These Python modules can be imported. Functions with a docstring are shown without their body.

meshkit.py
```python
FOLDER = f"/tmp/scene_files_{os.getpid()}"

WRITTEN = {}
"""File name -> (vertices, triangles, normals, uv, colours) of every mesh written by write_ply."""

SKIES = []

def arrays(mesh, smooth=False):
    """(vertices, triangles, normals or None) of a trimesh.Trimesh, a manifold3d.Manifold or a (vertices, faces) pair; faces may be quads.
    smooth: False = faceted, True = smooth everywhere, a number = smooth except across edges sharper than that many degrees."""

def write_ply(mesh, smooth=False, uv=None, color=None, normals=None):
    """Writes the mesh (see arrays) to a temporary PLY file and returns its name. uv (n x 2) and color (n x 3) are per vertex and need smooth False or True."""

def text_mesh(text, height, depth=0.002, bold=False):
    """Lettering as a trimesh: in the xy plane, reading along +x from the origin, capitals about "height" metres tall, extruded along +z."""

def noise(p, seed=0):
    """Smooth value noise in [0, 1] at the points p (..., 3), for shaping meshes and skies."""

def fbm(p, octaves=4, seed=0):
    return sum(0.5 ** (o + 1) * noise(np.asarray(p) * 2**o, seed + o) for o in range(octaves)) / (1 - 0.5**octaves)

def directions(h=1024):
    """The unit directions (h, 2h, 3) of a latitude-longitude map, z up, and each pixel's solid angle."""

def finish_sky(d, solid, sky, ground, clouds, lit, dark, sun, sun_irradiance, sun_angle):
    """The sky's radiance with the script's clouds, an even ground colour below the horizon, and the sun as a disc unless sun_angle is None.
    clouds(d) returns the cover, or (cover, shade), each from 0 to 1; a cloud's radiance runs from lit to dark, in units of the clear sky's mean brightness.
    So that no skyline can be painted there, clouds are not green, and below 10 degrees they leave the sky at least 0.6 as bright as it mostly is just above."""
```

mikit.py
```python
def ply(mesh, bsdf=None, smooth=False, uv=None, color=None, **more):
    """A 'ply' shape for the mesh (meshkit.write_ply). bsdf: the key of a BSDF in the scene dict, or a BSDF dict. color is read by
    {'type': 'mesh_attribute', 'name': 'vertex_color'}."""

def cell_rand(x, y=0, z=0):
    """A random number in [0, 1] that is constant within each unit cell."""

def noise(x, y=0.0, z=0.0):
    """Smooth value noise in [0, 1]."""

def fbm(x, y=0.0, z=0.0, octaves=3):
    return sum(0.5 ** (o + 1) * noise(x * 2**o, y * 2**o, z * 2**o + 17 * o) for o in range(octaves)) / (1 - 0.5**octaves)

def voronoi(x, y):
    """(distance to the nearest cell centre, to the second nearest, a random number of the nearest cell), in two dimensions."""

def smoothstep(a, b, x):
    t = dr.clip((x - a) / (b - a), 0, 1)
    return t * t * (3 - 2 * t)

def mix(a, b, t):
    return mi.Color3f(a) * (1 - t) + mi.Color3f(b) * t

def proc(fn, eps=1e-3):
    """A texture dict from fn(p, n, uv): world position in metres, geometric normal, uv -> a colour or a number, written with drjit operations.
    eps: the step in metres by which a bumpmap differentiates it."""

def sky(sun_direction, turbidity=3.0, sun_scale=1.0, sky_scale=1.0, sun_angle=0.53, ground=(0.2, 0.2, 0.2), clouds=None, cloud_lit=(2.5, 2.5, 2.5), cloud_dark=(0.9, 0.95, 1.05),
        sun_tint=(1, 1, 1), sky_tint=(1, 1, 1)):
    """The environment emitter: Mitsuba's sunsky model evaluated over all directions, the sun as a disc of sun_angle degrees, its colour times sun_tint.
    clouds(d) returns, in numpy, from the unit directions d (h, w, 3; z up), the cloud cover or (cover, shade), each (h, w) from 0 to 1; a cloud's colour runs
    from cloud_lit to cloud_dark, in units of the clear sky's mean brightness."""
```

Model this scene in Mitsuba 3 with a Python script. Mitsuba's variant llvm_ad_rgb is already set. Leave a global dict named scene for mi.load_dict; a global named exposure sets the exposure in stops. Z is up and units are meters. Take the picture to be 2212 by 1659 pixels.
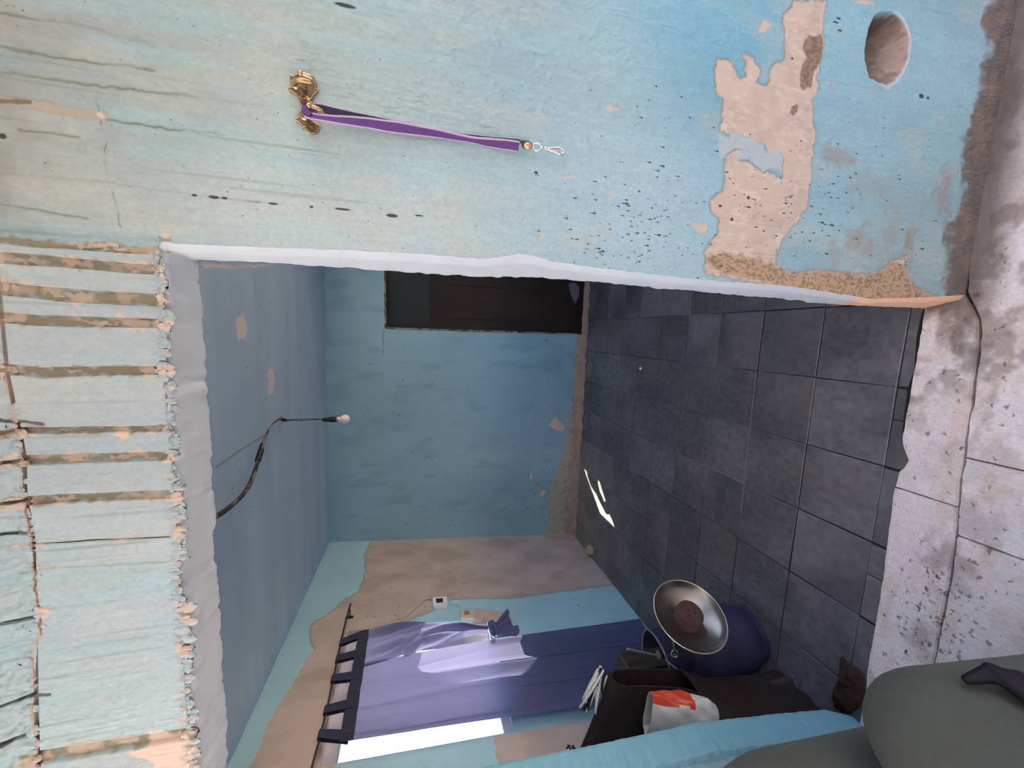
import math, numpy as np, trimesh, drjit as dr, mitsuba as mi, mikit, meshkit
import manifold3d as m3
from mikit import proc, ply, noise, fbm, smoothstep, mix
from scipy import ndimage
from scipy.spatial import Delaunay
T = mi.ScalarTransform4f
RNG = np.random.default_rng(7)
scene, labels = {}, {}

# ------------------------------------------------------------------ camera, sky, sun, exposure
# phone held on its side: the picture's right edge points to the floor
CAM_RIGHT, CAM_DOWN, CAM_FWD = np.array([0.030669, -0.255251, -0.966388]), np.array([-0.990631, -0.136489, 0.004612]), np.array([-0.133078, 0.957193, -0.257046])
m = np.eye(4)
m[:3, 0], m[:3, 1], m[:3, 2], m[:3, 3] = -CAM_RIGHT, -CAM_DOWN, CAM_FWD, (0, 0, 1.7)
scene['camera'] = dict(type='perspective', fov=2 * math.degrees(math.atan(1106 / 810)), fov_axis='x', near_clip=0.02, far_clip=500.0, to_world=T(m.tolist()))
SUN = (-0.294, -0.472, 0.832)
scene['sky'] = mikit.sky(SUN, turbidity=4.0, sun_scale=2.2, sky_scale=1.0, ground=(0.30, 0.29, 0.27), sky_tint=(1.34, 0.98, 0.82))
exposure = 4.2

# ------------------------------------------------------------------ helpers
def rgb(r, g, b, k=1.0):
    c = np.array([r, g, b], float) / 255
    return (np.where(c <= 0.04045, c / 12.92, ((c + 0.055) / 1.055) ** 2.4) * k)

def frgb(*a): return tuple(float(x) for x in rgb(*a))

def num(name):
    if name not in scene and not any(k.startswith(name + '__') for k in scene): return name
    i = 1
    while f'{name}_{i:03d}' in scene or any(k.startswith(f'{name}_{i:03d}__') for k in scene): i += 1
    return f'{name}_{i:03d}'

def put(name, mesh, bsdf, parent=None, smooth=False, label=None, cat=None, group=None, kind=None, **more):
    key = num((parent + '__' if parent else '') + name)
    scene[key] = ply(mesh, bsdf, smooth=smooth, **more) if not isinstance(mesh, dict) else mesh
    tag(key, label, cat, group, kind)
    return key

def tag(key, label=None, cat=None, group=None, kind=None):
    d = {k: v for k, v in dict(label=label, category=cat, group=group, kind=kind).items() if v}
    if d: labels[key] = {**labels.get(key, {}), **d}

def mat(key, color, rough=0.8, spec=0.3, metallic=0.0, bump=None, bump_scale=1.0, eps=1e-3, **more):
    b = dict(type='principled', base_color=color if isinstance(color, dict) else {'type': 'rgb', 'value': [float(x) for x in color]}, roughness=rough, specular=spec, metallic=metallic, **more)
    if bump is not None: b = dict(type='bumpmap', arbitrary=proc(bump, eps), scale=float(bump_scale), bsdf=b)
    scene['mat_' + key] = dict(type='twosided', bsdf=b)
    return 'mat_' + key

def box(lo, hi):
    lo, hi = np.minimum(lo, hi), np.maximum(lo, hi)
    b = trimesh.creation.box(hi - lo); b.apply_translation((lo + hi) / 2); return b

def rbox(lo, hi, r=0.004, seg=8):
    lo, hi = np.minimum(lo, hi).astype(float), np.maximum(lo, hi).astype(float)
    s = m3.Manifold.sphere(r, seg)
    return tm(m3.Manifold.batch_hull([s.translate([float(c[0]), float(c[1]), float(c[2])]) for c in [[(lo[0] + r, hi[0] - r)[i], (lo[1] + r, hi[1] - r)[j], (lo[2] + r, hi[2] - r)[k]] for i in (0, 1) for j in (0, 1) for k in (0, 1)]]))

def tm(man):
    q = man.to_mesh()
    return trimesh.Trimesh(np.array(q.vert_properties[:, :3], float), np.array(q.tri_verts, int), process=False)

def cat(*ms): return trimesh.util.concatenate([x for x in ms if x is not None])

def spline(pts, n):
    from scipy.interpolate import CubicSpline
    p = np.asarray(pts, float); d = np.r_[0, np.cumsum(np.linalg.norm(np.diff(p, axis=0), axis=1))]
    return CubicSpline(d, p)(np.linspace(0, d[-1], n))

def tube(pts, r, sides=10, closed=False, caps=True):
    p = np.asarray(pts, float); n = len(p)
    t = np.roll(p, -1, 0) - np.roll(p, 1, 0) if closed else np.gradient(p, axis=0)
    t /= np.linalg.norm(t, axis=1, keepdims=True) + 1e-12
    a = np.cross(t[0], [0, 0, 1.0] if abs(t[0][2]) < .9 else [1.0, 0, 0]); A = []
    for k in range(n):
        a = a - t[k] * (a @ t[k]); a /= np.linalg.norm(a); A.append(a)
    A = np.array(A); Bv = np.cross(t, A); th = np.arange(sides) * 2 * np.pi / sides
    r = np.broadcast_to(r, (n,))
    v = p[:, None] + r[:, None, None] * (np.cos(th)[None, :, None] * A[:, None] + np.sin(th)[None, :, None] * Bv[:, None])
    f = []
    for i in range(n if closed else n - 1):
        for j in range(sides):
            a0, a1 = i * sides + j, i * sides + (j + 1) % sides
            b0, b1 = ((i + 1) % n) * sides + j, ((i + 1) % n) * sides + (j + 1) % sides
            f += [[a0, b0, b1], [a0, b1, a1]]
    v = v.reshape(-1, 3)
    if caps and not closed:
        v = np.vstack([v, p[0], p[-1]])
        for j in range(sides):
            f += [[len(v) - 2, j, (j + 1) % sides], [len(v) - 1, (n - 1) * sides + (j + 1) % sides, (n - 1) * sides + j]]
    mm = trimesh.Trimesh(v, f, process=False); mm.fix_normals() if len(f) < 20000 else None
    return mm

def frame(origin, zdir, up=(0, 0, 1)):
    z = np.array(zdir, float); z /= np.linalg.norm(z)
    x = np.cross(up, z); x /= np.linalg.norm(x)
    M = np.eye(4); M[:3, 0], M[:3, 1], M[:3, 2], M[:3, 3] = x, np.cross(z, x), z, origin
    return M

def lathe(prof, n=48, M=None):
    v = trimesh.creation.revolve(np.asarray(prof, float), sections=n)
    if M is not None: v.apply_transform(M)
    return v

def grid_mesh(P):
    """P (a, b, 3) -> one sheet"""
    a, b = P.shape[:2]; i, j = np.meshgrid(np.arange(a - 1), np.arange(b - 1), indexing='ij')
    q = i * b + j
    f = np.concatenate([np.stack([q, q + b, q + b + 1], -1).reshape(-1, 3), np.stack([q, q + b + 1, q + 1], -1).reshape(-1, 3)])
    return trimesh.Trimesh(P.reshape(-1, 3), f, process=False)

def shell(P, t):
    """sheet P with thickness t along its normals, closed at the rim"""
    du, dv = np.gradient(P, axis=0), np.gradient(P, axis=1)
    n = np.cross(du, dv); n /= np.linalg.norm(n, axis=-1, keepdims=True) + 1e-12
    A, Bm = grid_mesh(P + n * t / 2), grid_mesh(P - n * t / 2)
    f2 = Bm.faces[:, ::-1] + len(A.vertices); a, b = P.shape[:2]; N = a * b
    ring = [i * b for i in range(a)] + [(a - 1) * b + j for j in range(1, b)] + [i * b + b - 1 for i in range(a - 2, -1, -1)] + [j for j in range(b - 2, 0, -1)]
    side = []
    for k in range(len(ring)):
        p, q = ring[k], ring[(k + 1) % len(ring)]
        side += [[p, p + N, q + N], [p, q + N, q]]
    return trimesh.Trimesh(np.vstack([A.vertices, Bm.vertices]), np.vstack([A.faces, f2, side]), process=False)

def inside(poly, U, V):
    p = np.asarray(poly, float); r = np.zeros(U.shape, bool)
    lo, hi = p.min(0), p.max(0); sel = (U >= lo[0]) & (U <= hi[0]) & (V >= lo[1]) & (V <= hi[1])
    u, v = U[sel], V[sel]; s = np.zeros(u.shape, bool)
    for (x0, y0), (x1, y1) in zip(p, np.roll(p, -1, 0)):
        if y0 == y1: continue
        s ^= ((v < y0) != (v < y1)) & (u < x0 + (v - y0) * (x1 - x0) / (y1 - y0))
    r[sel] = s; return r

class Map:
    """colour and relief of one plane of the room, worked out once on a fine grid of its own two coordinates in metres"""
    def __init__(s, u0, u1, v0, v1, d, ua, va):
        s.u0, s.v0, s.d, s.ua, s.va = u0, v0, d, ua, va
        s.nu, s.nv = int((u1 - u0) / d) + 1, int((v1 - v0) / d) + 1
        s.U, s.V = np.meshgrid((u0 + np.arange(s.nu) * d).astype(np.float32), (v0 + np.arange(s.nv) * d).astype(np.float32))
        s.c, s.h = np.zeros((s.nv, s.nu, 3), np.float32), np.zeros((s.nv, s.nu), np.float32)
    def n(s, cu, cv=None, seed=0, oct=1):
        cv = cv or cu; out, amp = 0, 0
        for o in range(oct):
            r = np.random.default_rng(1000 + seed * 17 + o)
            a, b = s.nv * s.d / cv * 2 ** o, s.nu * s.d / cu * 2 ** o
            g = r.random((int(a) + 4, int(b) + 4)).astype(np.float32)
            def ax(n, L):
                q = np.linspace(0.7, L + 0.7, n); i = q.astype(int); t = (q - i).astype(np.float32); return i, t * t * (3 - 2 * t)
            (i, t), (j, w) = ax(s.nv, a), ax(s.nu, b)
            A = g[i] * (1 - t)[:, None] + g[i + 1] * t[:, None]
            out = out + np.float32(0.5 ** o) * (A[:, j] * (1 - w) + A[:, j + 1] * w); amp += 0.5 ** o
        return np.clip((out / np.float32(amp) - np.float32(0.5)) * np.float32(1.25) + np.float32(0.5), 0, 1)
    def warp(s, k, cell=0.012, seed=5):
        return s.U + (s.n(cell, seed=seed, oct=2) - 0.5) * k, s.V + (s.n(cell, seed=seed + 1, oct=2) - 0.5) * k
    def blend(s, mask, col, a=1.0):
        w = (np.clip(mask, 0, 1) * a)[..., None].astype(np.float32)
        s.c = s.c * (1 - w) + w * np.asarray(col, np.float32)
    def spots(s, pts, col, a=0.9, depth=0.0):
        for u, v, ru, rv, *tail in pts:
            k = int(3.2 * max(ru, rv) / s.d) + 3; i, j = int((v - s.v0) / s.d), int((u - s.u0) / s.d)
            sl = np.s_[max(i - k, 0):max(i + k, 0), max(j - k, 0):max(j + k, 0)]
            if s.U[sl].size == 0: continue
            WU, WV = getattr(s, 'W', (s.U, s.V))
            q = np.hypot((WU[sl] - u) / ru, (WV[sl] - v) / rv)
            if tail: q = np.minimum(q, np.hypot((s.U[sl] - u) / (ru * .35), (s.V[sl] - v - rv * 1.2) / (rv * 1.4)))
            w = np.clip((1.15 - q) * 3, 0, 1)[..., None] * a
            s.c[sl] = s.c[sl] * (1 - w) + w * np.asarray(col); s.h[sl] += depth * w[..., 0]
    def at(s, u, v, A=None):
        A = s.h if A is None else A
        return ndimage.map_coordinates(A, [(np.asarray(v) - s.v0) / s.d, (np.asarray(u) - s.u0) / s.d], order=1, mode='nearest')
    def bake(s, relief=True):
        ch = [mi.Float(np.ascontiguousarray(s.c[..., k]).ravel()) for k in range(3)]
        hh = mi.Float(np.ascontiguousarray(s.h).ravel())
        def idx(p):
            pp = (p.x, p.y, p.z); fu, fv = (pp[s.ua] - s.u0) / s.d, (pp[s.va] - s.v0) / s.d
            fu, fv = dr.clip(fu, 0, s.nu - 1.001), dr.clip(fv, 0, s.nv - 1.001)
            iu, iv = mi.UInt32(fu), mi.UInt32(fv)
            return iv * s.nu + iu, fu - mi.Float(iu), fv - mi.Float(iv)
        def look(a, q):
            i, t, w = q
            g = lambda k: dr.gather(mi.Float, a, i + k)
            return dr.lerp(dr.lerp(g(0), g(1), t), dr.lerp(g(s.nu), g(s.nu + 1), t), w)
        def color(p, n, uv):
            q = idx(p); return mi.Color3f(*[look(a, q) for a in ch])
        def height(p, n, uv): return look(hh, idx(p))
        return color, height

def smoothstep_np(x, a, b):
    t = np.clip((np.asarray(x, np.float32) - a) / (b - a), 0, 1); return (t * t * (3 - 2 * t)).astype(np.float32)

def idw(anchors, U, V, power=3):
    num_, den = 0, 0
    for u, v, c in anchors:
        w = 1 / (((U - u) ** 2 + (V - v) ** 2) + 0.01) ** (power / 2)
        num_ = num_ + w[..., None] * np.asarray(c, np.float32); den = den + w
    return (num_ / den[..., None]).astype(np.float32)

def lay(P, col, height, key, rough=0.85, spec=0.25, bs=1.0, eps=1.5e-3):
    return mat(key, proc(col), rough, spec, bump=height, bump_scale=bs, eps=eps)

YO, YI, YB = 0.8126, 0.918, 3.553            # porch face of the front wall, its room face, the back wall
LEFT_A, LEFT_B = -2.1607, 0.08               # left wall leans: x = LEFT_A + LEFT_B z
def left_x(z, off=0.0): return LEFT_A + LEFT_B * np.asarray(z) + off
def ceil_z(x, y): return 2.5309 - 0.01494 * np.asarray(x) - 0.03204 * np.asarray(y)

# ------------------------------------------------------------------ wall_front: painted wall with the opening
FW = Map(-1.62, 1.12, -0.02, 2.62, 0.00125, 0, 2)
U, V = FW.U, FW.V
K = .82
base = idw([(u, v, rgb(*c, K) * (np.array([.80, .86, .93]) if u < -.05 or v > 1.95 else 1.0)) for u, v, *c in [[0.4408,2.2659,170,170,160],[0.263,2.2625,176,180,170],[0.3774,2.1133,172,182,172],[0.5143,1.9232,168,184,176],[0.2549,1.9352,178,194,192],[0.5014,1.6891,164,184,183],[0.2681,1.6899,178,196,198],[0.6111,1.5105,142,176,188],[0.5223,1.301,158,190,200],[0.7037,1.0836,124,176,196],[0.655,0.9484,118,176,196],[0.2995,1.1662,164,192,204],[0.4983,0.542,148,186,198],[0.8172,0.6088,142,186,202],[0.6406,0.3053,146,184,194],[0.4012,0.1204,140,176,186],[0.2391,0.3008,150,172,174],[-0.0225,2.2619,190,195,190],[-0.2107,2.2151,184,192,190],[-0.553,2.2455,196,202,200],[-0.7699,2.301,195,210,206],[-0.5013,2.3811,182,200,200]]], U, V)  # left and upper anchors darkened to offset the brighter light there
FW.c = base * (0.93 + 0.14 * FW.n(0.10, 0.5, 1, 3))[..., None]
FW.blend(smoothstep_np(FW.n(0.07, 0.16, 2, 3), 0.52, 0.75), rgb(186, 188, 178, K), 0.30)          # greyed patches of paint
FW.blend(smoothstep_np(FW.n(0.05, 0.30, 3, 3), 0.62, 0.8), rgb(150, 190, 196, K), 0.35)
brush = FW.n(0.004, 0.05, 4, 2); grit = FW.n(0.006, 0.007, 6, 3); lump = FW.n(0.02, 0.03, 7, 3); fine = FW.n(.0032, .0036, 8, 1)
FW.c *= (0.97 + 0.06 * brush)[..., None] * (0.94 + 0.12 * grit)[..., None] * (0.97 + 0.06 * fine)[..., None]
FW.h = (0.0015 * brush + 0.0020 * grit + 0.0004 * fine + 0.0026 * lump).astype(np.float32)
Uw, Vw = FW.warp(0.010); U3, V3 = FW.warp(.014, .008, 91); FW.W = (U, V)
BEIGE, SAND, OLIVE = rgb(206, 188, 172, K), rgb(196, 168, 138, K), rgb(150, 138, 110, K)

def chip(poly, col, depth=-0.0012, w=(Uw, Vw), soft=1.2, a=1.0):
    mk = ndimage.gaussian_filter(inside(poly, *w).astype(np.float32), soft)
    FW.blend(mk, col, a); FW.h += depth * mk
    return mk

# the big bare patch of plaster with its flake of paint
patch = [[0.8114,0.8154],[0.7909,0.8191],[0.7743,0.8405],[0.7605,0.8355],[0.7418,0.8253],[0.7124,0.8219],[0.6818,0.8226],[0.6705,0.828],[0.667,0.8461],[0.6538,0.8569],[0.6396,0.8618],[0.6305,0.8561],[0.616,0.8681],[0.6127,0.8859],[0.6152,0.9002],[0.6315,0.8887],[0.6426,0.889],[0.6583,0.9065],[0.6688,0.9136],[0.6703,0.941],[0.6528,0.9345],[0.6237,0.9304],[0.6178,0.9405],[0.6197,0.9516],[0.6324,0.9681],[0.6451,0.9738],[0.6502,0.9877],[0.6459,1.0094],[0.6269,1.0174],[0.6068,1.0201],[0.5847,1.0122],[0.5775,1.0139],[0.5676,0.9969],[0.5621,0.9882],[0.5422,0.987],[0.494,0.9835],[0.491,0.9629],[0.4963,0.9485],[0.494,0.9164],[0.4888,0.8818],[0.4826,0.8521],[0.4672,0.8396],[0.4666,0.7981],[0.4524,0.7898],[0.4142,0.7866],[0.4187,0.8114],[0.421,0.8442],[0.4255,0.8595],[0.4386,0.8902],[0.4363,0.9224],[0.4625,0.9162],[0.4574,0.9447],[0.4409,0.9645],[0.4201,0.9632],[0.3918,0.9609],[0.3628,0.9627],[0.3497,0.983],[0.3331,0.9973],[0.3193,0.9956],[0.3059,0.9803],[0.297,0.9612],[0.2714,0.9649],[0.2471,0.9772],[0.2283,0.9901],[0.2144,0.9981],[0.1929,0.9886],[0.1757,0.9949],[0.163,0.9836],[0.1589,0.9091],[0.1507,0.8187],[0.1373,0.7227],[0.1299,0.5887],[0.12,0.4073],[0.1266,0.2736],[0.1428,0.091],[0.1586,0.138],[0.1731,0.2227],[0.2012,0.2719],[0.2261,0.2977],[0.2668,0.2841],[0.2419,0.3498],[0.2174,0.3821],[0.1962,0.4054],[0.199,0.5327],[0.1975,0.6082],[0.1931,0.6525],[0.1828,0.6949],[0.1882,0.7391],[0.2001,0.7723],[0.2164,0.7749],[0.239,0.7708],[0.2632,0.7622],[0.297,0.7365],[0.3225,0.7141],[0.3528,0.6923],[0.3959,0.6888],[0.4488,0.6935],[0.4976,0.6975],[0.5355,0.6965],[0.5596,0.7103],[0.581,0.7126],[0.6053,0.7216],[0.6251,0.7067],[0.6467,0.6998],[0.6596,0.7161],[0.6829,0.705],[0.7039,0.7104],[0.7194,0.701],[0.7471,0.7031],[0.7654,0.7142],[0.8008,0.7117],[0.8351,0.7121]]
pm = chip(patch, BEIGE, -0.0016)
streak = FW.n(0.004, 0.25, 11, 2)
zz = np.clip((0.95 - U * 0 - 0), 0, 1)
FW.blend(pm * smoothstep_np(streak, 0.5, 0.9) * smoothstep_np(-U, -0.33, -0.22), rgb(150, 122, 90, K), 0.65)
FW.blend(pm * smoothstep_np(FW.n(0.05, 0.05, 12, 4), 0.4, 0.75), rgb(190, 172, 160, K), 0.5); FW.blend(pm * smoothstep_np(FW.n(.01, .03, 29, 3), .55, .85), rgb(222, 206, 194, K), .5)
rim = np.clip(ndimage.gaussian_filter(pm, 3.0) * (1 - pm) * 4, 0, 1)
FW.blend(rim, rgb(120, 110, 98), 0.35)
# coarse sandy strip beside the opening near the floor
rough_zone = [[0.1977,0.9989],[0.1683,0.9392],[0.1578,0.8197],[0.1373,0.7227],[0.1299,0.5887],[0.12,0.4073],[0.14,0.0902],[0.162,0.2015],[0.1935,0.266],[0.2372,0.2906],[0.2419,0.3498],[0.1962,0.4054],[0.1975,0.6082],[0.1828,0.6949],[0.1977,0.772],[0.2111,0.8276],[0.2187,0.9456]]
rz = ndimage.gaussian_filter(inside(rough_zone, *FW.warp(0.02, 0.02, 31)).astype(np.float32), 3)
coarse = FW.n(0.005, 0.008, 13, 3)
FW.blend(rz, rgb(188, 160, 132, K)); FW.blend(rz * smoothstep_np(coarse, 0.45, 0.7), rgb(128, 98, 72, K), 0.6)
FW.h += (rz * (coarse - 0.5) * 0.006).astype(np.float32)
flake = [[0.4869,0.9893],[0.4797,0.9695],[0.4793,0.9586],[0.4949,0.9579],[0.4976,0.9405],[0.494,0.9164],[0.4888,0.8818],[0.4826,0.8521],[0.4694,0.8545],[0.4672,0.8396],[0.4734,0.7962],[0.4524,0.7898],[0.4142,0.7866],[0.4275,0.7948],[0.4381,0.8144],[0.4346,0.8242],[0.4196,0.847],[0.4332,0.8664],[0.439,0.8874],[0.4512,0.892],[0.4421,0.9035],[0.4384,0.9296],[0.4601,0.9256],[0.4574,0.9447],[0.4409,0.9645],[0.4311,0.9823]]
chip(flake, rgb(178, 192, 196, K), 0.0016)
for q in [[[0.7522,0.7525],[0.7555,0.7124],[0.7335,0.7036],[0.6971,0.7076],[0.677,0.7192],[0.6436,0.7285],[0.6298,0.7458],[0.6208,0.7548],[0.6348,0.7648],[0.6787,0.7649],[0.6985,0.7534],[0.7204,0.7677]], [[0.5828,0.7843],[0.5904,0.7646],[0.5764,0.7592],[0.5646,0.7723],[0.5663,0.7815]]]:
    mk = chip(q, rgb(150, 130, 110, K), -0.003); FW.blend(mk * smoothstep_np(coarse, .4, .7), rgb(112, 92, 74, K), .6)
for q in [[[0.7566,0.8895],[0.7493,0.8689],[0.7287,0.8825],[0.723,0.9092],[0.7386,0.9047]], [[0.8507,0.6443],[0.8675,0.571],[0.8571,0.5523],[0.8552,0.5975]], [[0.3415,1.3829],[0.3456,1.3581],[0.3408,1.3589],[0.3385,1.3838]], [[0.3537,1.376],[0.3579,1.3653],[0.3526,1.3629],[0.3493,1.3736]],
          [[0.2685,1.0608],[0.2743,1.0349],[0.2807,1.0249],[0.281,1.0005],[0.2637,0.9998],[0.2558,1.0139],[0.2658,1.0339]], [[0.4945,1.2968],[0.5021,1.2795],[0.4978,1.2724],[0.4967,1.2564],[0.4897,1.265],[0.4926,1.281]], [[0.32,1.2685],[0.3213,1.257],[0.3093,1.2584],[0.3113,1.2667]], [[0.207,1.4408],[0.2158,1.4188],[0.2058,1.4226],[0.2027,1.4353]]]:
    chip(q, BEIGE)
# bare lumps of mortar at the head of the opening
chip([[0.1551,2.1192],[0.1591,2.1095],[0.1559,2.1017],[0.141,2.1042],[0.1312,2.109],[0.1256,2.1201],[0.1412,2.1189]], rgb(205, 185, 172, K), 0.001)
# stains right of the patch and grime at the wall's foot
st = FW.n(0.03, 0.03, 15, 3)
for u, v, ru, rv, a in [[0.4913,0.6077,0.06,0.03,0.5],[0.2885,0.4803,0.06,0.05,0.55],[0.2989,0.292,0.025,0.07,0.75],[0.436,0.4765,0.1,0.04,0.25],[0.4601,0.1782,0.05,0.09,0.6],[0.324,0.369,0.04,0.1,0.3],[0.2431,0.576,0.03,0.05,0.3]]:
    FW.blend(smoothstep_np(1.25 - np.hypot((U - u) / rv, (V - v) / ru) - 1.3 * (st - .5), 0, 1.0), rgb(158, 138, 120, K), a)
foot = smoothstep_np(0.105 - V - .05 * (FW.n(.02, .03, 30, 3) - .5) - 0.14 * (FW.n(0.12, 0.1, 16, 3) - 0.5) + 0.03 * (U - .3), -0.02, 0.03)
FW.blend(foot, rgb(92, 84, 80), 0.95); FW.blend(foot * FW.n(0.03, 0.03, 17, 3), rgb(150, 125, 112), 0.5)
FW.h += (foot * (coarse - 0.5) * 0.006).astype(np.float32)
FW.blend(smoothstep_np(-U, 1.235, 1.275) * smoothstep_np(-V, -1.95, -1.75), rgb(134, 182, 196, K), .95)
mould = smoothstep_np(V - .12 * U + .10 * (FW.n(.05, .05, 34, 4) - .5), 2.20, 2.36) * smoothstep_np(U, .10, .2)
FW.blend(mould, rgb(112, 106, 96, K), .55)
# hairline joints that show through the paint
FADE = (.15 + .85 * smoothstep_np(FW.n(.02, .12, 35, 3), .35, .65))
def line(pts, w, col, a, depth=0.0, k=.4, soft=False):
    d = np.full(U.shape, 9.0, np.float32); p = np.asarray(pts, float)
    for (u0, v0), (u1, v1) in zip(p[:-1], p[1:]):
        lo, hi = np.minimum((u0, v0), (u1, v1)) - 4 * w - .02, np.maximum((u0, v0), (u1, v1)) + 4 * w + .02
        i0, i1 = np.clip(((lo[1] - FW.v0) / FW.d, (hi[1] - FW.v0) / FW.d), 0, FW.nv).astype(int)
        j0, j1 = np.clip(((lo[0] - FW.u0) / FW.d, (hi[0] - FW.u0) / FW.d), 0, FW.nu).astype(int)
        sl = np.s_[i0:i1, j0:j1]; u, v = U[sl] + k * (Uw[sl] - U[sl]), V[sl] + k * (Vw[sl] - V[sl])
        L2 = (u1 - u0) ** 2 + (v1 - v0) ** 2; t = np.clip(((u - u0) * (u1 - u0) + (v - v0) * (v1 - v0)) / L2, 0, 1)
        d[sl] = np.minimum(d[sl], np.hypot(u - u0 - t * (u1 - u0), v - v0 - t * (v1 - v0)))
    mk = np.clip((w - d) / w * 2, 0, 1); FW.blend(mk * (FADE if soft else 1.0), col, a); FW.h += depth * mk
for pts, w, a in [([[0.4542,2.2967],[0.4549,2.2535],[0.4596,2.2025],[0.449,2.1076],[0.4482,2.0983]], .006, .35), ([[0.4067,2.3021],[0.4052,2.2193],[0.4123,2.1416],[0.4113,2.1106]], .005, .35), ([[0.3721,2.3061],[0.373,2.2566],[0.3733,2.1932],[0.382,2.0679],[0.3867,1.9436]], .005, .3), ([[0.2239,2.3231],[0.2264,2.2779],[0.2275,2.1855],[0.2221,2.0521],[0.2226,1.9665]], .004, .5),
                  ([[0.3571,2.1888],[0.3262,2.1887],[0.2922,2.1827],[0.2738,2.1874],[0.2273,2.1874],[0.2099,2.1809],[0.1661,2.1766],[0.1588,2.1747]], .0018, .4), ([[0.3256,2.1797],[0.3236,2.1176],[0.3282,2.0176]], .003, .4), ([[0.1786,2.3283],[0.1737,2.2777],[0.1691,2.2186]], .004, .3), ([[0.2924,2.2932],[0.2923,2.2188]], .004, .3)]:
    line(pts, w * .55, rgb(104, 106, 88, K), min(1, a * 1.9), -0.0012, soft=True); line(pts, w * 1.6, rgb(140, 142, 122, K), a * .5, 0, soft=True)
line([[0.3305,2.3109],[0.3316,2.2778],[0.3296,2.2384],[0.3304,2.1841]], .009, rgb(176, 160, 138, K), .75, -0.002)
line([[0.3305,2.3109],[0.3342,2.2742]], .004, rgb(96, 84, 72), .8); chip([[0.3338,2.197],[0.3364,2.1895],[0.3296,2.1805],[0.3248,2.1846],[0.3265,2.1953]], rgb(214, 190, 170, K), 0.002)
# faint dark brush strokes running down the lintel
for k in range(60):
    u, v = RNG.uniform(-1.2, 0.45), RNG.uniform(1.9, 2.5)
    FW.spots([(u, v, RNG.uniform(.0015, .004), RNG.uniform(.05, .16))], rgb(120, 140, 132, K), RNG.uniform(.12, .4))
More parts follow.
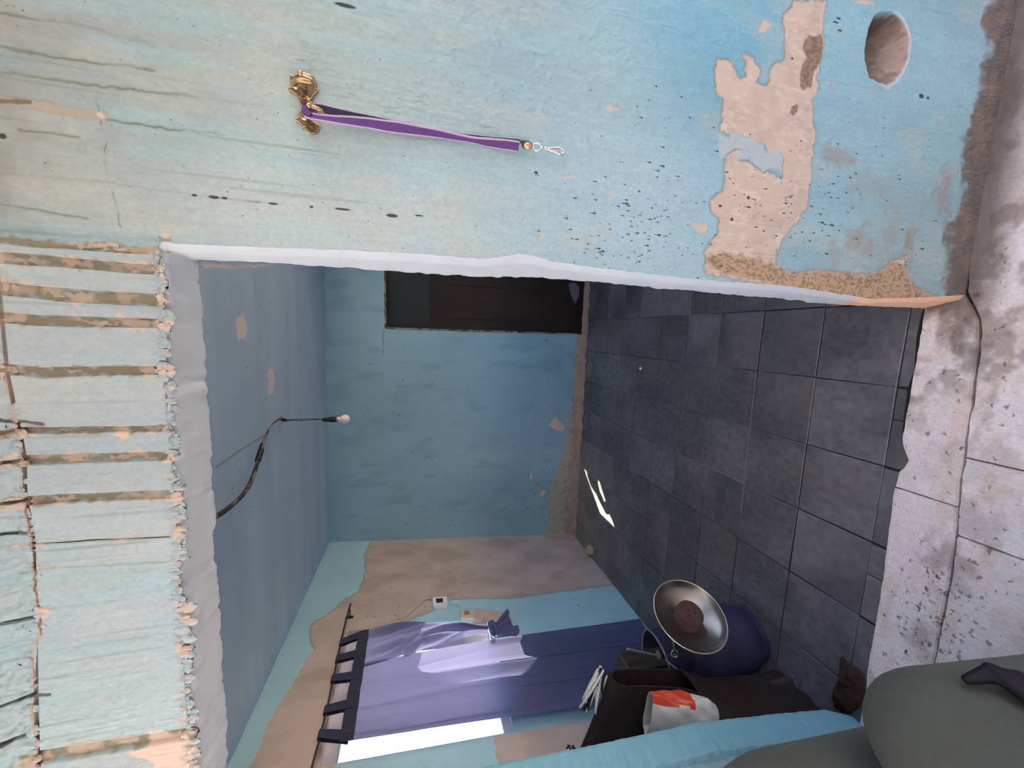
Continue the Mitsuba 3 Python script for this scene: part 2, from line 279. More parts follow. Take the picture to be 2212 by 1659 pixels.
# dark runs and fly specks
INK = rgb(30, 30, 30)
FW.spots([(u, v, rv * .7, ru * .55) for u, v, ru, rv in [[0.5737,1.8128,0.034,0.005],[0.2251,1.8269,0.026,0.003],[0.2228,1.7369,0.02,0.005],[0.222,2.0658,0.008,0.003],[0.2223,2.0368,0.015,0.004],[0.2227,2.0206,0.009,0.003],[0.2219,1.9443,0.015,0.003],[0.2234,1.8806,0.006,0.0035],[0.2283,1.6855,0.014,0.0025],[0.3411,1.4432,0.008,0.004],[0.2798,2.3139,0.01,0.006],[0.6852,0.3356,0.018,0.008],[0.6851,0.3093,0.012,0.004],[0.356,0.8827,0.008,0.006],[0.2995,0.9264,0.008,0.006],[0.327,0.965,0.01,0.004],[0.6891,0.7962,0.006,0.004],[0.7947,0.6737,0.018,0.003],[0.8046,0.6663,0.014,0.003],[0.7797,0.6567,0.012,0.003]]], INK, 0.92, -0.001)
dots = []
for cu, cv, su, sv, n_ in [[0.2585,1.1625,0.07,0.14,90],[0.5034,1.1362,0.06,0.12,16],[0.3675,0.8509,0.05,0.1,34],[0.385,0.6035,0.07,0.14,40],[0.2953,0.6692,0.03,0.08,20],[0.1964,1.2785,0.02,0.06,10],[0.3055,1.2034,0.03,0.05,24],[0.5558,0.4678,0.1,0.1,16],[0.252,0.304,0.04,0.06,20]]:
    for _ in range(n_):
        s_ = RNG.uniform(.0007, .0019) * (1.0 if RNG.random() < .85 else 1.5); dots.append((RNG.normal(cu, su), RNG.normal(cv, sv), s_, s_ * RNG.uniform(1.2, 2.6), 1))
FW.spots([q for q in dots if q[0] > .135], INK, 0.85, -0.0006)
FW.spots([(RNG.uniform(.14, .5), RNG.uniform(.1, 2.3), s_, s_ * 1.4) for s_ in RNG.uniform(.0006, .0012, 260)], rgb(70, 76, 74), 0.8)
# soldier bricks over the opening: joints between them
JOINTS = [[[0.1255,2.3411],[0.124,2.3345],[0.1223,2.2481],[0.1229,2.215],[0.1224,2.1855],[0.1247,2.1034]], [[0.0954,2.3446],[0.0945,2.3379],[0.0952,2.2813],[0.0924,2.2097],[0.0906,2.1174]], [[0.0488,2.3499],[0.0478,2.3433],[0.0406,2.2605],[0.0384,2.1255]], [[0.0015,2.3554],[0.0003,2.3487],[-0.0034,2.2692],[-0.0018,2.1835],[-0.002,2.1232]],
          [[-0.0838,2.3653],[-0.0846,2.3584],[-0.0898,2.3025],[-0.0863,2.2262],[-0.0858,2.1254]], [[-0.1979,2.3785],[-0.1966,2.3713],[-0.1896,2.3442],[-0.1925,2.2],[-0.1925,2.1278]], [[-0.2452,2.384],[-0.244,2.3767],[-0.241,2.3456],[-0.2428,2.2407],[-0.2446,2.1317]], [[-0.3164,2.3922],[-0.3153,2.3849],[-0.3148,2.3537],[-0.3165,2.2562],[-0.3212,2.1271]],
          [[-0.3951,2.4014],[-0.3943,2.394],[-0.3937,2.3498],[-0.4042,2.131]], [[-0.4424,2.3556],[-0.4435,2.3229],[-0.4544,2.1421]], [[-0.8242,2.4035],[-0.8239,2.3845],[-0.8296,2.3066],[-0.8337,2.22],[-0.8381,2.1392]]]
JW = [.007, .009, .011, .009, .009, .006, .0085, .0085, .003, .002, .014]
FW.W = (U3, V3)
for pts, w in zip(JOINTS, JW):
    line(pts, w * 1.15, OLIVE if w > .004 else rgb(150, 150, 135, K), .95 if w > .004 else .6, 0.0, 1.0 if w > .004 else .3)
    q = np.asarray(pts)
    for _ in range(int(9 * min(1, w / .008))):                                  # squeezed-out mortar
        t = RNG.random() ** 1.0 * (len(q) - 1); i = min(int(t), len(q) - 2); c = q[i] + (t - i) * (q[i + 1] - q[i])
        FW.spots([(c[0] + RNG.uniform(-.6, .6) * w, c[1], w * RNG.uniform(.6, 1.3), RNG.uniform(.006, .026))], rgb(206, 184, 164, K), RNG.uniform(.5, .95), 0.002)
FW.W = (U, V)
for pts in [[[-0.1688,2.3681],[-0.1746,2.3329],[-0.1793,2.3144]], [[-0.3714,2.3913],[-0.3714,2.3536]], [[-0.5405,2.4107],[-0.5338,2.3674]], [[-0.7021,2.4292],[-0.6899,2.3816],[-0.693,2.3572]], [[-0.7836,2.4386],[-0.7675,2.4013]], [[-0.1934,2.3709],[-0.188,2.344]], [[-0.244,2.3767],[-0.241,2.3456]], [[-0.3153,2.3849],[-0.3148,2.3537]]]:
    line(pts, .004, rgb(70, 60, 52), .85, -0.003)
COURSE = [[0.0926,2.3438],[0.0345,2.3448],[-0.0554,2.3493],[-0.1226,2.3511],[-0.1439,2.3475],[-0.1686,2.3479],[-0.2205,2.3434],[-0.265,2.3464],[-0.3099,2.3513],[-0.359,2.3485],[-0.3937,2.3491],[-0.4325,2.3501],[-0.4893,2.3549],[-0.5239,2.3508],[-0.5702,2.357],[-0.5984,2.3711],[-0.6423,2.3745],[-0.6937,2.3781],[-0.7348,2.3865],[-0.7763,2.3842],[-0.846,2.3896],[-0.9487,2.3991]]
line(COURSE, .004, rgb(190, 165, 145, K), .7, 0.0); line(COURSE[8:15], .0022, rgb(110, 84, 66), .8)
up = inside(COURSE + [[-1.6, 2.36], [-1.6, 2.62], [.1, 2.62]], U, V)
FW.h += (up * (FW.n(0.010, 0.009, 21, 3) - .5) * 0.0065).astype(np.float32)
chip([[-0.8242,2.2192],[-0.8147,2.2146],[-0.8154,2.2008],[-0.8196,2.1895],[-0.836,2.1853],[-0.8421,2.1716],[-0.8358,2.1592],[-0.8358,2.1512],[-0.8565,2.1446],[-0.9025,2.1404],[-0.9594,2.141],[-0.9317,2.2256],[-0.8909,2.2146],[-0.8778,2.2213],[-0.8635,2.2469],[-0.8521,2.2489],[-0.8458,2.234],[-0.8459,2.2187]], rgb(226, 202, 184, K), -.002)
for q in [[0.0867,2.1164],[0.0464,2.1263],[-0.0036,2.1219],[-0.085,2.1253],[-0.1974,2.2059],[-0.2499,2.1335],[-0.3226,2.1331],[-0.397,2.1356],[-0.5528,2.1349],[-0.5729,2.1348],[-0.5249,2.3503],[-0.6437,2.1383]]:
    chip([[q[0] + .016 * math.cos(a) * RNG.uniform(.5, 1.1), q[1] + .014 * math.sin(a) * RNG.uniform(.5, 1.1)] for a in np.arange(9) * .7], rgb(214, 190, 172, K), .0015)
edge_band = smoothstep_np(0.03 - np.abs(V - 2.112 + .037 * U), 0, .02) * (U < .13)
FW.h += (edge_band * (FW.n(.012, .014, 23, 3) - .5) * .012).astype(np.float32)
FW.blend(edge_band * smoothstep_np(FW.n(.012, .02, 24, 2), .55, .7), rgb(206, 186, 174, K), .6)
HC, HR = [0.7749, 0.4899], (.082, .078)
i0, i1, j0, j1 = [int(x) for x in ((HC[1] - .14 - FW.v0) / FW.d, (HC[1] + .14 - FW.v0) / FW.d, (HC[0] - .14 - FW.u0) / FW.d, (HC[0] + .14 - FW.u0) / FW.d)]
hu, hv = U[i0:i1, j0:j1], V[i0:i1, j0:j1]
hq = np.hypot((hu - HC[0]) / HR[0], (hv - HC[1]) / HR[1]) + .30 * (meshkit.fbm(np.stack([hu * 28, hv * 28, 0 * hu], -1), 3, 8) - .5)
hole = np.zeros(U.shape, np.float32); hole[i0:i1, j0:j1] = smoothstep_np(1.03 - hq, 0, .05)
FW.blend(hole, rgb(104, 90, 82)); FW.blend(hole * smoothstep_np(FW.n(.012, .012, 27, 3), .5, .8), rgb(128, 110, 100), .6); FW.blend(hole * smoothstep_np(HC[1] - V + .03 * (FW.n(.02, .02, 33, 3) - .5), .015, .06), rgb(168, 146, 136), .8); FW.blend(hole * smoothstep_np(FW.n(.02, .02, 28, 3), .55, .75), rgb(112, 96, 88), .6)  # shade under the lip painted in: dark base, lighter lower third
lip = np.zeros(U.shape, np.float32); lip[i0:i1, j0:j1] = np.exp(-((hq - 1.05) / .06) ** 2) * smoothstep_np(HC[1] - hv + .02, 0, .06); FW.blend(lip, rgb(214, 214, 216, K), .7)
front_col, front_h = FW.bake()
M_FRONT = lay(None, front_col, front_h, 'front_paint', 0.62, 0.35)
M_JAMB = mat('reveal_paint', proc(lambda p, n, uv: mix(mix(mix(frgb(180, 190, 200), frgb(196, 204, 212), fbm(p.x * 12, p.y * 12, p.z * 12, 3)) * (.90 + .10 * smoothstep(.02, .1, p.x)), frgb(112, 158, 172), smoothstep(-1.0, -1.24, p.x)), mi.Color3f(.80, .52, .36), smoothstep(0.0, .1, p.x) * smoothstep(.50, .42, p.z + .12 * (noise(p.x * 9, p.y * 40, p.z * 20) - .5)))), .6, .3,
             bump=lambda p, n, uv: .0022 * fbm(p.x * 110, p.y * 110, p.z * 110, 3) + .003 * fbm(p.x * 34, p.y * 34, p.z * 20, 2), bump_scale=1.0, eps=1.5e-3)

# the opening, traced on the porch face (outer) and on the room face (inner)
LJ = [[-1.26, 2.150], [-1.255, 1.43], [-1.277, 1.20], [-1.298, .91], [-1.304, .77], [-1.361, .43], [-1.412, .15], [-1.47, .02], [-1.49, -.02]]
OUT_R = [[0.1347,0.1945],[0.1197,0.4129],[0.1368,0.7098],[0.1354,0.8766],[0.1353,1.0477],[0.143,1.2748],[0.1479,1.3938],[0.157,1.4441],[0.1586,1.4748],[0.1503,1.5066],[0.1411,1.553],[0.1416,1.682],[0.1362,1.8293],[0.1316,1.941],[0.1258,2.0515],[0.1234,2.1001]]
IN_R = [[0.1284,-0.0304],[0.1268,0.1048],[0.1218,0.4281],[0.1287,0.6259],[0.1327,0.9609],[0.1388,1.2618],[0.138,1.4154],[0.1313,1.5333],[0.1299,1.6798],[0.1313,1.8467],[0.1297,1.9731],[0.1252,2.1061]]
OUT_T = [[0.1208,2.1124],[0.1021,2.1219],[0.0022,2.1194],[-0.085,2.1309],[-0.131,2.1182],[-0.1777,2.1259],[-0.2342,2.1258],[-0.3544,2.1296],[-0.4136,2.1316],[-0.5091,2.1477],[-0.5619,2.1348],[-0.6468,2.1385],[-0.7349,2.1392],[-0.8561,2.1421],[-0.9241,2.1403]] + [[-1.1, 2.150]]
IN_T = [[0.1227,2.115],[0.0775,2.1101],[0.0142,2.1127],[-0.0627,2.1113],[-0.1152,2.1148],[-0.1656,2.1139],[-0.2332,2.1141],[-0.3558,2.116],[-0.4938,2.1221],[-0.5881,2.1227],[-0.7255,2.123],[-0.8274,2.1265],[-0.9109,2.125],[-1.0641,2.1332]] + [[-1.15, 2.140]]
def resample(p, n):
    p = np.asarray(p, float); d = np.r_[0, np.cumsum(np.linalg.norm(np.diff(p, axis=0), axis=1))]
    t = np.linspace(0, d[-1], n, endpoint=False); return np.stack([np.interp(t, d, p[:, k]) for k in (0, 1)], 1)
corner_o, corner_i = [.128, 2.112], [.126, 2.112]
NR, NT, NL = 420, 280, 420
outer = np.vstack([resample([[.155, -.02]] + OUT_R + [corner_o], NR), resample([corner_o] + OUT_T + [LJ[0]], NT), resample(LJ, NL + 1)[:NL], [LJ[-1]]])
inner = np.vstack([resample([[.128, -.02]] + IN_R + [corner_i], NR), resample([corner_i] + IN_T + [[-1.26, 2.138]], NT), resample([[-1.26, 2.138]] + LJ[1:], NL + 1)[:NL], [LJ[-1]]])
ch_ = np.vstack([outer, outer[:1]])
nrm = np.roll(outer, -1, 0) - np.roll(outer, 1, 0); nrm[0], nrm[-1] = nrm[1], nrm[-2]
nrm = np.stack([nrm[:, 1], -nrm[:, 0]], 1); nrm /= np.linalg.norm(nrm, axis=1, keepdims=True) + 1e-9        # points into the wall
nrm[0] = [1, 0]; nrm[-1] = [-1, 0]
jit = meshkit.fbm(np.c_[outer * 45, np.zeros(len(outer))], 3, 3) - .5
jit_i = meshkit.fbm(np.c_[inner * 60, np.ones(len(inner)) * 5], 3, 4) - .5
topw = (np.arange(len(outer)) >= NR) & (np.arange(len(outer)) < NR + NT)
amp_o = np.where(topw, .016, np.where(np.arange(len(outer)) < NR, .003, .012)); amp_o = ndimage.gaussian_filter1d(amp_o, 6)
outer = outer + nrm * (jit * amp_o)[:, None]; inner = inner + nrm * (jit_i * np.where(topw, .012, .006))[:, None]
ROWS = 14; rr = .013; rows = []
for k in range(ROWS + 1):
    t = k / ROWS; dep = t * (YI - YO)
    e0 = rr - math.sqrt(max(rr * rr - max(rr - dep, 0) ** 2, 0)); e1 = .006 - math.sqrt(max(.006 ** 2 - max(.006 - (YI - YO - dep), 0) ** 2, 0))
    p = outer * (1 - t) + inner * t + nrm * (e0 + e1)
    if 0 < k < ROWS:
        rng_n = meshkit.fbm(np.c_[outer * 30, np.full(len(outer), dep * 40)], 3, 9) - .5
        p = p + nrm * (rng_n * np.where(topw, .009, .005))[:, None]
    rows.append(np.stack([p[:, 0], np.full(len(p), YO + dep), p[:, 1]], 1))
strip = grid_mesh(np.array(rows)); ring_front = rows[0][:, [0, 2]]; ring_back = rows[-1][:, [0, 2]]
# bricks' bed: the lintel is set back so that the bricks stand proud of it
HOLE_C, HOLE_R = [0.7749, 0.4899], (.082, .078)
def front_y(u, v):
    y = -FW.at(u, v) * 0.0
    q = np.hypot((u - HOLE_C[0]) / HOLE_R[0], (v - HOLE_C[1]) / HOLE_R[1])
    q = q + .30 * (meshkit.fbm(np.stack([u * 28, v * 28, 0 * u], -1), 3, 8) - .5)
    soft = np.where(v > HOLE_C[1], .14, .5)                        # sharp edge on top, worn slope below
    up_ = np.clip(.5 + (v - HOLE_C[1]) / (2 * HOLE_R[1]), 0, 1)
    y = y + (.030 + .058 * up_) * smoothstep_np(1.04 - q, 0, soft) + .010 * (q < .95) * (meshkit.fbm(np.stack([u * 60, v * 60, 0 * u], -1), 4, 2) - .5)
    bed = (v > np.interp(u, [-1.3, .13], [2.150, 2.104])) & (u < .145 + .0 * v) & (v < 2.62)
    return y + .007 * bed + .004 * (meshkit.fbm(np.stack([u * 6, v * 4, 0 * u], -1), 3, 5) - .5)
def sheet(ring, step, y, fn, u0, u1, v0, v1, fu, fv):
    gu = np.r_[np.arange(u0, fu[0], .15), np.arange(fu[0], fu[1], step), np.arange(fu[1], u1 + .01, .15)]
    gv = np.r_[np.arange(v0, fv[1], step), np.arange(fv[1], v1 + .001, .08)]
    A, Bv = np.meshgrid(gu, gv); pts = np.stack([A.ravel(), Bv.ravel()], 1)
    big = np.vstack([ring, [[ring[-1][0], v0 - 1], [ring[0][0], v0 - 1]]])
    if fn:
        hx, hz = np.meshgrid(np.arange(HOLE_C[0] - .12, HOLE_C[0] + .12, .0026), np.arange(HOLE_C[1] - .12, HOLE_C[1] + .12, .0026)); near = (np.abs(pts[:, 0] - HOLE_C[0]) < .122) & (np.abs(pts[:, 1] - HOLE_C[1]) < .122)
        pts = np.vstack([pts[~near], np.stack([hx.ravel(), hz.ravel()], 1)])
    from shapely import Polygon, contains_xy
    fat = Polygon(big).buffer(0).buffer(step * .7); pts = pts[~contains_xy(fat, pts[:, 0], pts[:, 1])]
    P = np.vstack([ring, pts]); tri = Delaunay(P).simplices
    c = P[tri].mean(1); keep = ~contains_xy(Polygon(big).buffer(0), c[:, 0], c[:, 1]); tri = tri[keep]
    yy = np.full(len(P), y); yy[len(ring):] += fn(P[len(ring):, 0], P[len(ring):, 1]) if fn else 0
    return trimesh.Trimesh(np.stack([P[:, 0], yy, P[:, 1]], 1), tri, process=False)
fs = sheet(ring_front, .006, YO, front_y, -2.7, 2.1, -.02, 2.76, (-1.5, 1.08), (0, 2.6))
lumps = []
for line_, n_, sx, sz in ((OUT_T, 420, .005, .006), (COURSE[4:], 150, .004, .005)):
    q_ = resample(np.array(line_), 400)
    for k in range(n_):
        c_ = q_[RNG.integers(400)] + RNG.normal(0, 1, 2) * (sx, sz * .7); r_ = .0016 + .0075 * RNG.random() ** 2.5
        s_ = trimesh.creation.icosphere(1, 1.0); s_.vertices += RNG.normal(0, .2, s_.vertices.shape); s_.apply_scale([r_ * RNG.uniform(.7, 1.4), r_ * .38, r_ * RNG.uniform(.7, 2.0)]); s_.apply_translation([c_[0], YO - .0002, c_[1] + .004]); lumps.append(s_)
bs_ = sheet(ring_back, .05, YI, None, -2.7, 2.1, -.02, 2.76, (-2.3, 1.1), (0, 2.6))
# hole in the face: broken brick colour, upper part painted darker for the lip's shade
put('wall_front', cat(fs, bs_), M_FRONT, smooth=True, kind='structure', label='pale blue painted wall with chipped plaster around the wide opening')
put('reveal', strip, M_JAMB, 'wall_front', smooth=True, label='rough inner edge of the opening')

def below(line_pts, shift):
    return [[u + shift, v] for u, v in sorted(line_pts, key=lambda q: q[1])]
def brick_piece(a, b, wa, wb, lo, hi):
    """between two joint lines (a right of b), from the curve lo up to the curve hi"""
    from shapely import Polygon
    def at_v(l, v): q = np.array(sorted(l, key=lambda q: q[1])); return np.interp(v, q[:, 1], q[:, 0])
    vs0, vs1 = lo(at_v(a, 2.13) - wa), lo(at_v(b, 2.13) + wb)
    pr, pl = [], []
    for t in np.linspace(0, 1, 6):
        ua = at_v(a, 2.25) - wa; va = lo(ua) * (1 - t) + hi(ua) * t; pr.append([at_v(a, va) - wa + RNG.uniform(-.0015, .0015), va])
        ub = at_v(b, 2.25) + wb; vb = lo(ub) * (1 - t) + hi(ub) * t; pl.append([at_v(b, vb) + wb + RNG.uniform(-.0015, .0015), vb])
    ring = np.array(pr + pl[::-1]); c = ring.mean(0); n = len(ring)
    d = ring - c; L = np.linalg.norm(d, axis=1, keepdims=True)
    y0, y1, y2 = YO + .012, YO + .0005, YO - .0012
    v = np.vstack([np.c_[ring[:, 0], np.full(n, y0), ring[:, 1]], np.c_[ring[:, 0], np.full(n, y1), ring[:, 1]], np.c_[(ring - d / L * .0025)[:, 0], np.full(n, y2), (ring - d / L * .0025)[:, 1]], [[c[0], y2, c[1]]]])
    f = []
    for k in range(n):
        q = (k + 1) % n
        f += [[k, n + k, n + q], [k, n + q, q], [n + k, 2 * n + k, 2 * n + q], [n + k, 2 * n + q, n + q], [2 * n + k, 3 * n, 2 * n + q]]
    return trimesh.Trimesh(v, f, process=False)
course = np.array(sorted(COURSE, key=lambda q: q[0])); lintel = np.array(sorted([[a, b] for a, b in OUT_T] + [corner_o, [-1.3, 2.155]], key=lambda q: q[0]))
course_v = lambda u: float(np.interp(u, course[:, 0], course[:, 1])) - .003
lintel_v = lambda u: float(np.interp(u, lintel[:, 0], lintel[:, 1])) + .008
edges = list(zip(JOINTS, [w if w > .005 else .0012 for w in JW]))
edges = edges[:9] + [edges[10]] + [([[-1.12, 2.1], [-1.2, 2.5]], .004)]
for (a, wa), (b, wb) in zip(edges[:-1], edges[1:]):
    put('brick', brick_piece(a, b, wa, wb, lintel_v, course_v), M_FRONT, 'wall_front')
UP = [[[0.0924,2.346],[0.09,2.3214]], [[-0.003,2.3571],[-0.002,2.3317]], [[-0.0861,2.3667],[-0.0868,2.3411]], [[-0.1662,2.376],[-0.1746,2.3329],[-0.1793,2.3144]], [[-0.2459,2.3853],[-0.241,2.3456]], [[-0.3179,2.3936],[-0.3148,2.3537]], [[-0.3721,2.3999],[-0.3714,2.3536]], [[-0.5416,2.4196],[-0.5338,2.3674]], [[-0.7055,2.4386],[-0.6899,2.3816]], [[-0.7858,2.4479],[-0.7675,2.4013]], [[-0.9555,2.4676],[-0.936,2.4198]]]
for a, b in zip(UP[:-1], UP[1:]):
    put('brick', brick_piece(a, b, .003, .003, lambda u: course_v(u) + .006, lambda u: 2.615), M_FRONT, 'wall_front')

put('mortar', cat(*lumps), M_FRONT, 'wall_front', smooth=True, kind='stuff', label='lumps of mortar along the edges of the lintel bricks')

# ------------------------------------------------------------------ wall_back
BM = Map(-2.35, 0.62, -0.02, 2.66, 0.0025, 0, 2)
U, V = BM.U, BM.V
TEAL = rgb(148, 188, 206, 1.0)
BM.c[:] = TEAL
BM.c *= (0.90 + 0.2 * BM.n(.5, .6, 40, 3))[..., None]
BM.blend(smoothstep_np(BM.n(.18, .3, 41, 3), .5, .8), rgb(150, 192, 204), .35)
BM.blend(smoothstep_np(BM.n(.10, .25, 42, 3), .58, .8), rgb(118, 160, 176), .3)
BM.h = (0.0012 * BM.n(.012, .03, 43, 3) + .004 * BM.n(.1, .1, 44, 2)).astype(np.float32)
def dab(M, poly, col, soft=.8, a=1.0, w=None, k=.006, cell=.012):
    mk = ndimage.gaussian_filter(inside(poly, *(w or M.warp(k, cell, 51))).astype(np.float32), soft); M.blend(mk, col, a); M.h -= .0015 * mk; return mk
PLA = rgb(232, 205, 190)
for q in [[[-0.9134,0.3368],[-0.8751,0.308],[-0.8371,0.269],[-0.8925,0.22],[-0.9541,0.1546],[-0.998,0.1783],[-0.9855,0.2463],[-0.9587,0.304]], [[-1.2051,1.4812],[-1.243,1.4679],[-1.2603,1.4898]], [[-1.4442,0.5216],[-1.4302,0.507],[-1.4914,0.4945],[-1.4943,0.5247]], [[-1.6414,0.3962],[-1.6191,0.3559],[-1.6569,0.3334],[-1.6896,0.3735],[-1.6714,0.4053]], [[-0.8105,2.3077],[-0.832,2.2968],[-0.8571,2.3089]],
          [[-0.0459,0.0453],[-0.1645,0.0795],[-0.2359,0.0959],[-0.283,0.0519],[-0.3547,0.027],[-0.3545,-0.0253],[-0.0446,-0.0062]], [[-0.5484,0.0259],[-0.6214,0.0478],[-0.6953,0.0278],[-0.7214,-0.0478],[-0.5489,-0.0372]]]:
    dab(BM, q, PLA)
low = smoothstep_np(.22 - V - .2 * (BM.n(.2, .15, 45, 3) - .4) + .10 * smoothstep_np(-U, .9, 1.7), 0, .08) * smoothstep_np(-U, .55, 1.0)
BM.blend(low, rgb(196, 178, 150), .75)
BM.blend(smoothstep_np(BM.n(.03, .03, 46, 3), .62, .78) * smoothstep_np(.8 - V, 0, .6) * smoothstep_np(-U, 1.0, 1.5), rgb(150, 140, 120), .5)
BM.spots([(u, v, s_, s_ * 1.5) for u, v, s_ in zip(RNG.uniform(-2, 0, 130), RNG.uniform(.1, 2.3, 130), RNG.uniform(.002, .005, 130))], rgb(70, 80, 80), .7)
BM.spots([(u, v, s_, s_) for u, v, s_ in zip(RNG.normal(-1.7, .15, 90), RNG.normal(.55, .35, 90), RNG.uniform(.002, .006, 90))], rgb(80, 76, 66), .7)
BM.spots([(u, v, a, b) for u, v, a, b in [[-0.457,1.7842,0.012,0.005],[-0.055,0.4062,0.006,0.014]]], rgb(60, 66, 66), .8)
crk = [[0.0006,1.939],[-0.0736,1.9557],[-0.135,1.9448],[-0.2387,1.9581]]
for (a, b), (c_, d_) in zip(crk[:-1], crk[1:]):
    for t in np.linspace(0, 1, 12): BM.spots([(a + t * (c_ - a), b + t * (d_ - b), .003, .004)], rgb(70, 80, 85), .7)
col, hgt = BM.bake(); M_BACK = lay(None, col, hgt, 'back_paint', .55, .4)
DX0, DX1, DZ = .020, .82, 1.925
def wall_back():
    P = []
    for x0, x1, z0, z1 in ((-2.35, DX0, -.02, 2.66), (DX0, DX1, DZ, 2.66), (DX1, 1.35, -.02, 2.66)): P.append(box((x0, YB, z0), (x1, YB + .13, z1)))
    return cat(*P)
put('wall_back', wall_back(), M_BACK, kind='structure', label='pale blue far wall of the inner room with a dark doorway')

# ------------------------------------------------------------------ wall_left with the window opening
LM = Map(0.9, 3.75, -0.02, 2.7, 0.003, 1, 2)
U, V = LM.U, LM.V
LM.c[:] = rgb(160, 200, 212)
LM.c *= (0.9 + 0.2 * LM.n(.3, .5, 60, 3))[..., None]
LM.h = (0.001 * LM.n(.012, .03, 61, 3) + .003 * LM.n(.1, .1, 62, 2)).astype(np.float32)
TAN = rgb(186, 170, 162)
tan_tex = (LM.n(.12, .2, 63, 3) - .5)
def tan(poly, soft=1.0):
    mk = ndimage.gaussian_filter(inside(poly, *LM.warp(.02, .03, 64)).astype(np.float32), soft); LM.blend(mk, TAN); LM.h += .001 * mk
    LM.blend(mk * smoothstep_np(tan_tex, .05, .3), rgb(168, 150, 140), .6); LM.blend(mk * smoothstep_np(-tan_tex, .05, .2), rgb(198, 182, 174), .5); return mk
t1 = tan([[3.6124,2.0643],[3.6096,1.2034],[3.5942,0.1885],[3.8946,-0.1978],[2.693,-0.027],[2.6592,0.5557],[2.6222,0.9221],[2.6574,1.2293],[2.6674,1.4085],[2.6475,1.4598],[2.5604,1.5581],[2.4798,1.7533],[2.4467,1.958],[2.2215,2.0656],[2.2435,2.1711],[2.2729,2.257],[2.3506,2.308],[2.4423,2.3479],[2.5511,2.3451],[2.6429,2.2352],[2.7212,2.2183],[2.8247,2.1024],[3.075,2.0768],[3.3268,2.116]])
LM.blend(np.clip(ndimage.gaussian_filter(t1, 3) * (1 - t1) * 3, 0, 1), rgb(120, 96, 80), .5)
tan([[2.36, 2.28], [2.2, 2.33], [1.9, 2.40], [1.55, 2.42], [1.2, 2.44], [1.2, 2.0], [1.5, 2.05], [2.4, 2.05]]); tan([[1.62, .72], [1.62, 1.3], [1.2, 1.35], [.9, 1.35], [.9, 2.2], [1.4, 2.2], [1.4, 1.2], [1.3, .72]])
tan([[2.55, 1.25], [2.47, 1.0], [2.36, 1.0], [2.40, 1.3]])
LM.spots([(u, v, s_, s_ * 1.4) for u, v, s_ in zip(RNG.uniform(1.8, 3.4, 120), RNG.uniform(.1, 2.3, 120), RNG.uniform(.002, .006, 120))], rgb(88, 84, 78), .7)
LM.spots([(u, v, a, b) for u, v, a, b in [[2.4794,0.4289,0.014,0.014],[2.5592,0.4207,0.012,0.012]]], rgb(200, 170, 145), .9)
col, hgt = LM.bake(); M_LEFT = lay(None, col, hgt, 'left_paint', .7, .3)
WY0, WY1, WZ0, WZ1 = 1.63, 2.44, 1.19, 2.12                       # window opening on the room side
def lean_slab(y0, y1, z0, z1, o0=0.0, o1=-.10):
    v = np.array([[left_x(z, o), y, z] for o in (o0, o1) for y in (y0, y1) for z in (z0, z1)])
    return tm(m3.Manifold.hull_points(v.astype(np.float32)))
put('wall_left', cat(lean_slab(YI - .02, WY0, -.02, 2.75), lean_slab(WY1, YB + .1, -.02, 2.75), lean_slab(WY0, WY1, -.02, WZ0), lean_slab(WY0, WY1, WZ1, 2.75)), M_LEFT, kind='structure', label='blue wall with bare tan plaster patches around a curtained window')
M_FRAMEW = mat('window_frame', rgb(206, 204, 214), .6)
fr = []
for y0, y1, z0, z1 in ((WY0, WY1, WZ0, 1.235), (WY0, WY1, 2.05, WZ1), (WY0, 1.665, 1.235, 2.05), (2.405, WY1, 1.235, 2.05)): fr.append(lean_slab(y0, y1, z0, z1, -.045, -.085))
fr.append(lean_slab(2.262, 2.36, 1.235, 2.05, -.045, -.085))  # unseen stile added to narrow the sun streak on the floor
put('window_1', cat(*fr), M_FRAMEW, kind='structure', label='small window with a pale frame behind the purple curtain')
scene['mat_glass'] = dict(type='thindielectric', int_ior=1.5)
put('pane', lean_slab(1.665, 2.405, 1.235, 2.05, -.063, -.066), 'mat_glass', 'window_1')

# ------------------------------------------------------------------ wall_right, ceiling
M_PLAIN = mat('side_paint', rgb(130, 172, 190), .8)
RY0, RY1, RZ0, RZ1 = 1.1, 3.1, .75, 2.15                          # unseen opening added in the side wall to light the room
put('wall_right', cat(*[box((1.1, y0, z0), (1.22, y1, z1)) for y0, y1, z0, z1 in ((YI - .02, RY0, -.02, 2.7), (RY1, YB + .1, -.02, 2.7), (RY0, RY1, -.02, RZ0), (RY0, RY1, RZ1, 2.7))]), M_PLAIN, kind='structure', label='blue side wall of the inner room')
CMp = Map(-2.3, 1.25, 0.9, 3.75, 0.0035, 0, 1)
U, V = CMp.U, CMp.V
CMp.c[:] = rgb(160, 182, 204)
CMp.c *= (0.92 + 0.16 * CMp.n(.9, .16, 70, 3))[..., None]
CMp.blend(smoothstep_np(CMp.n(.7, .1, 71, 2), .5, .8), rgb(150, 176, 192), .4)
CMp.h = (.001 * CMp.n(.03, .012, 72, 2)).astype(np.float32)
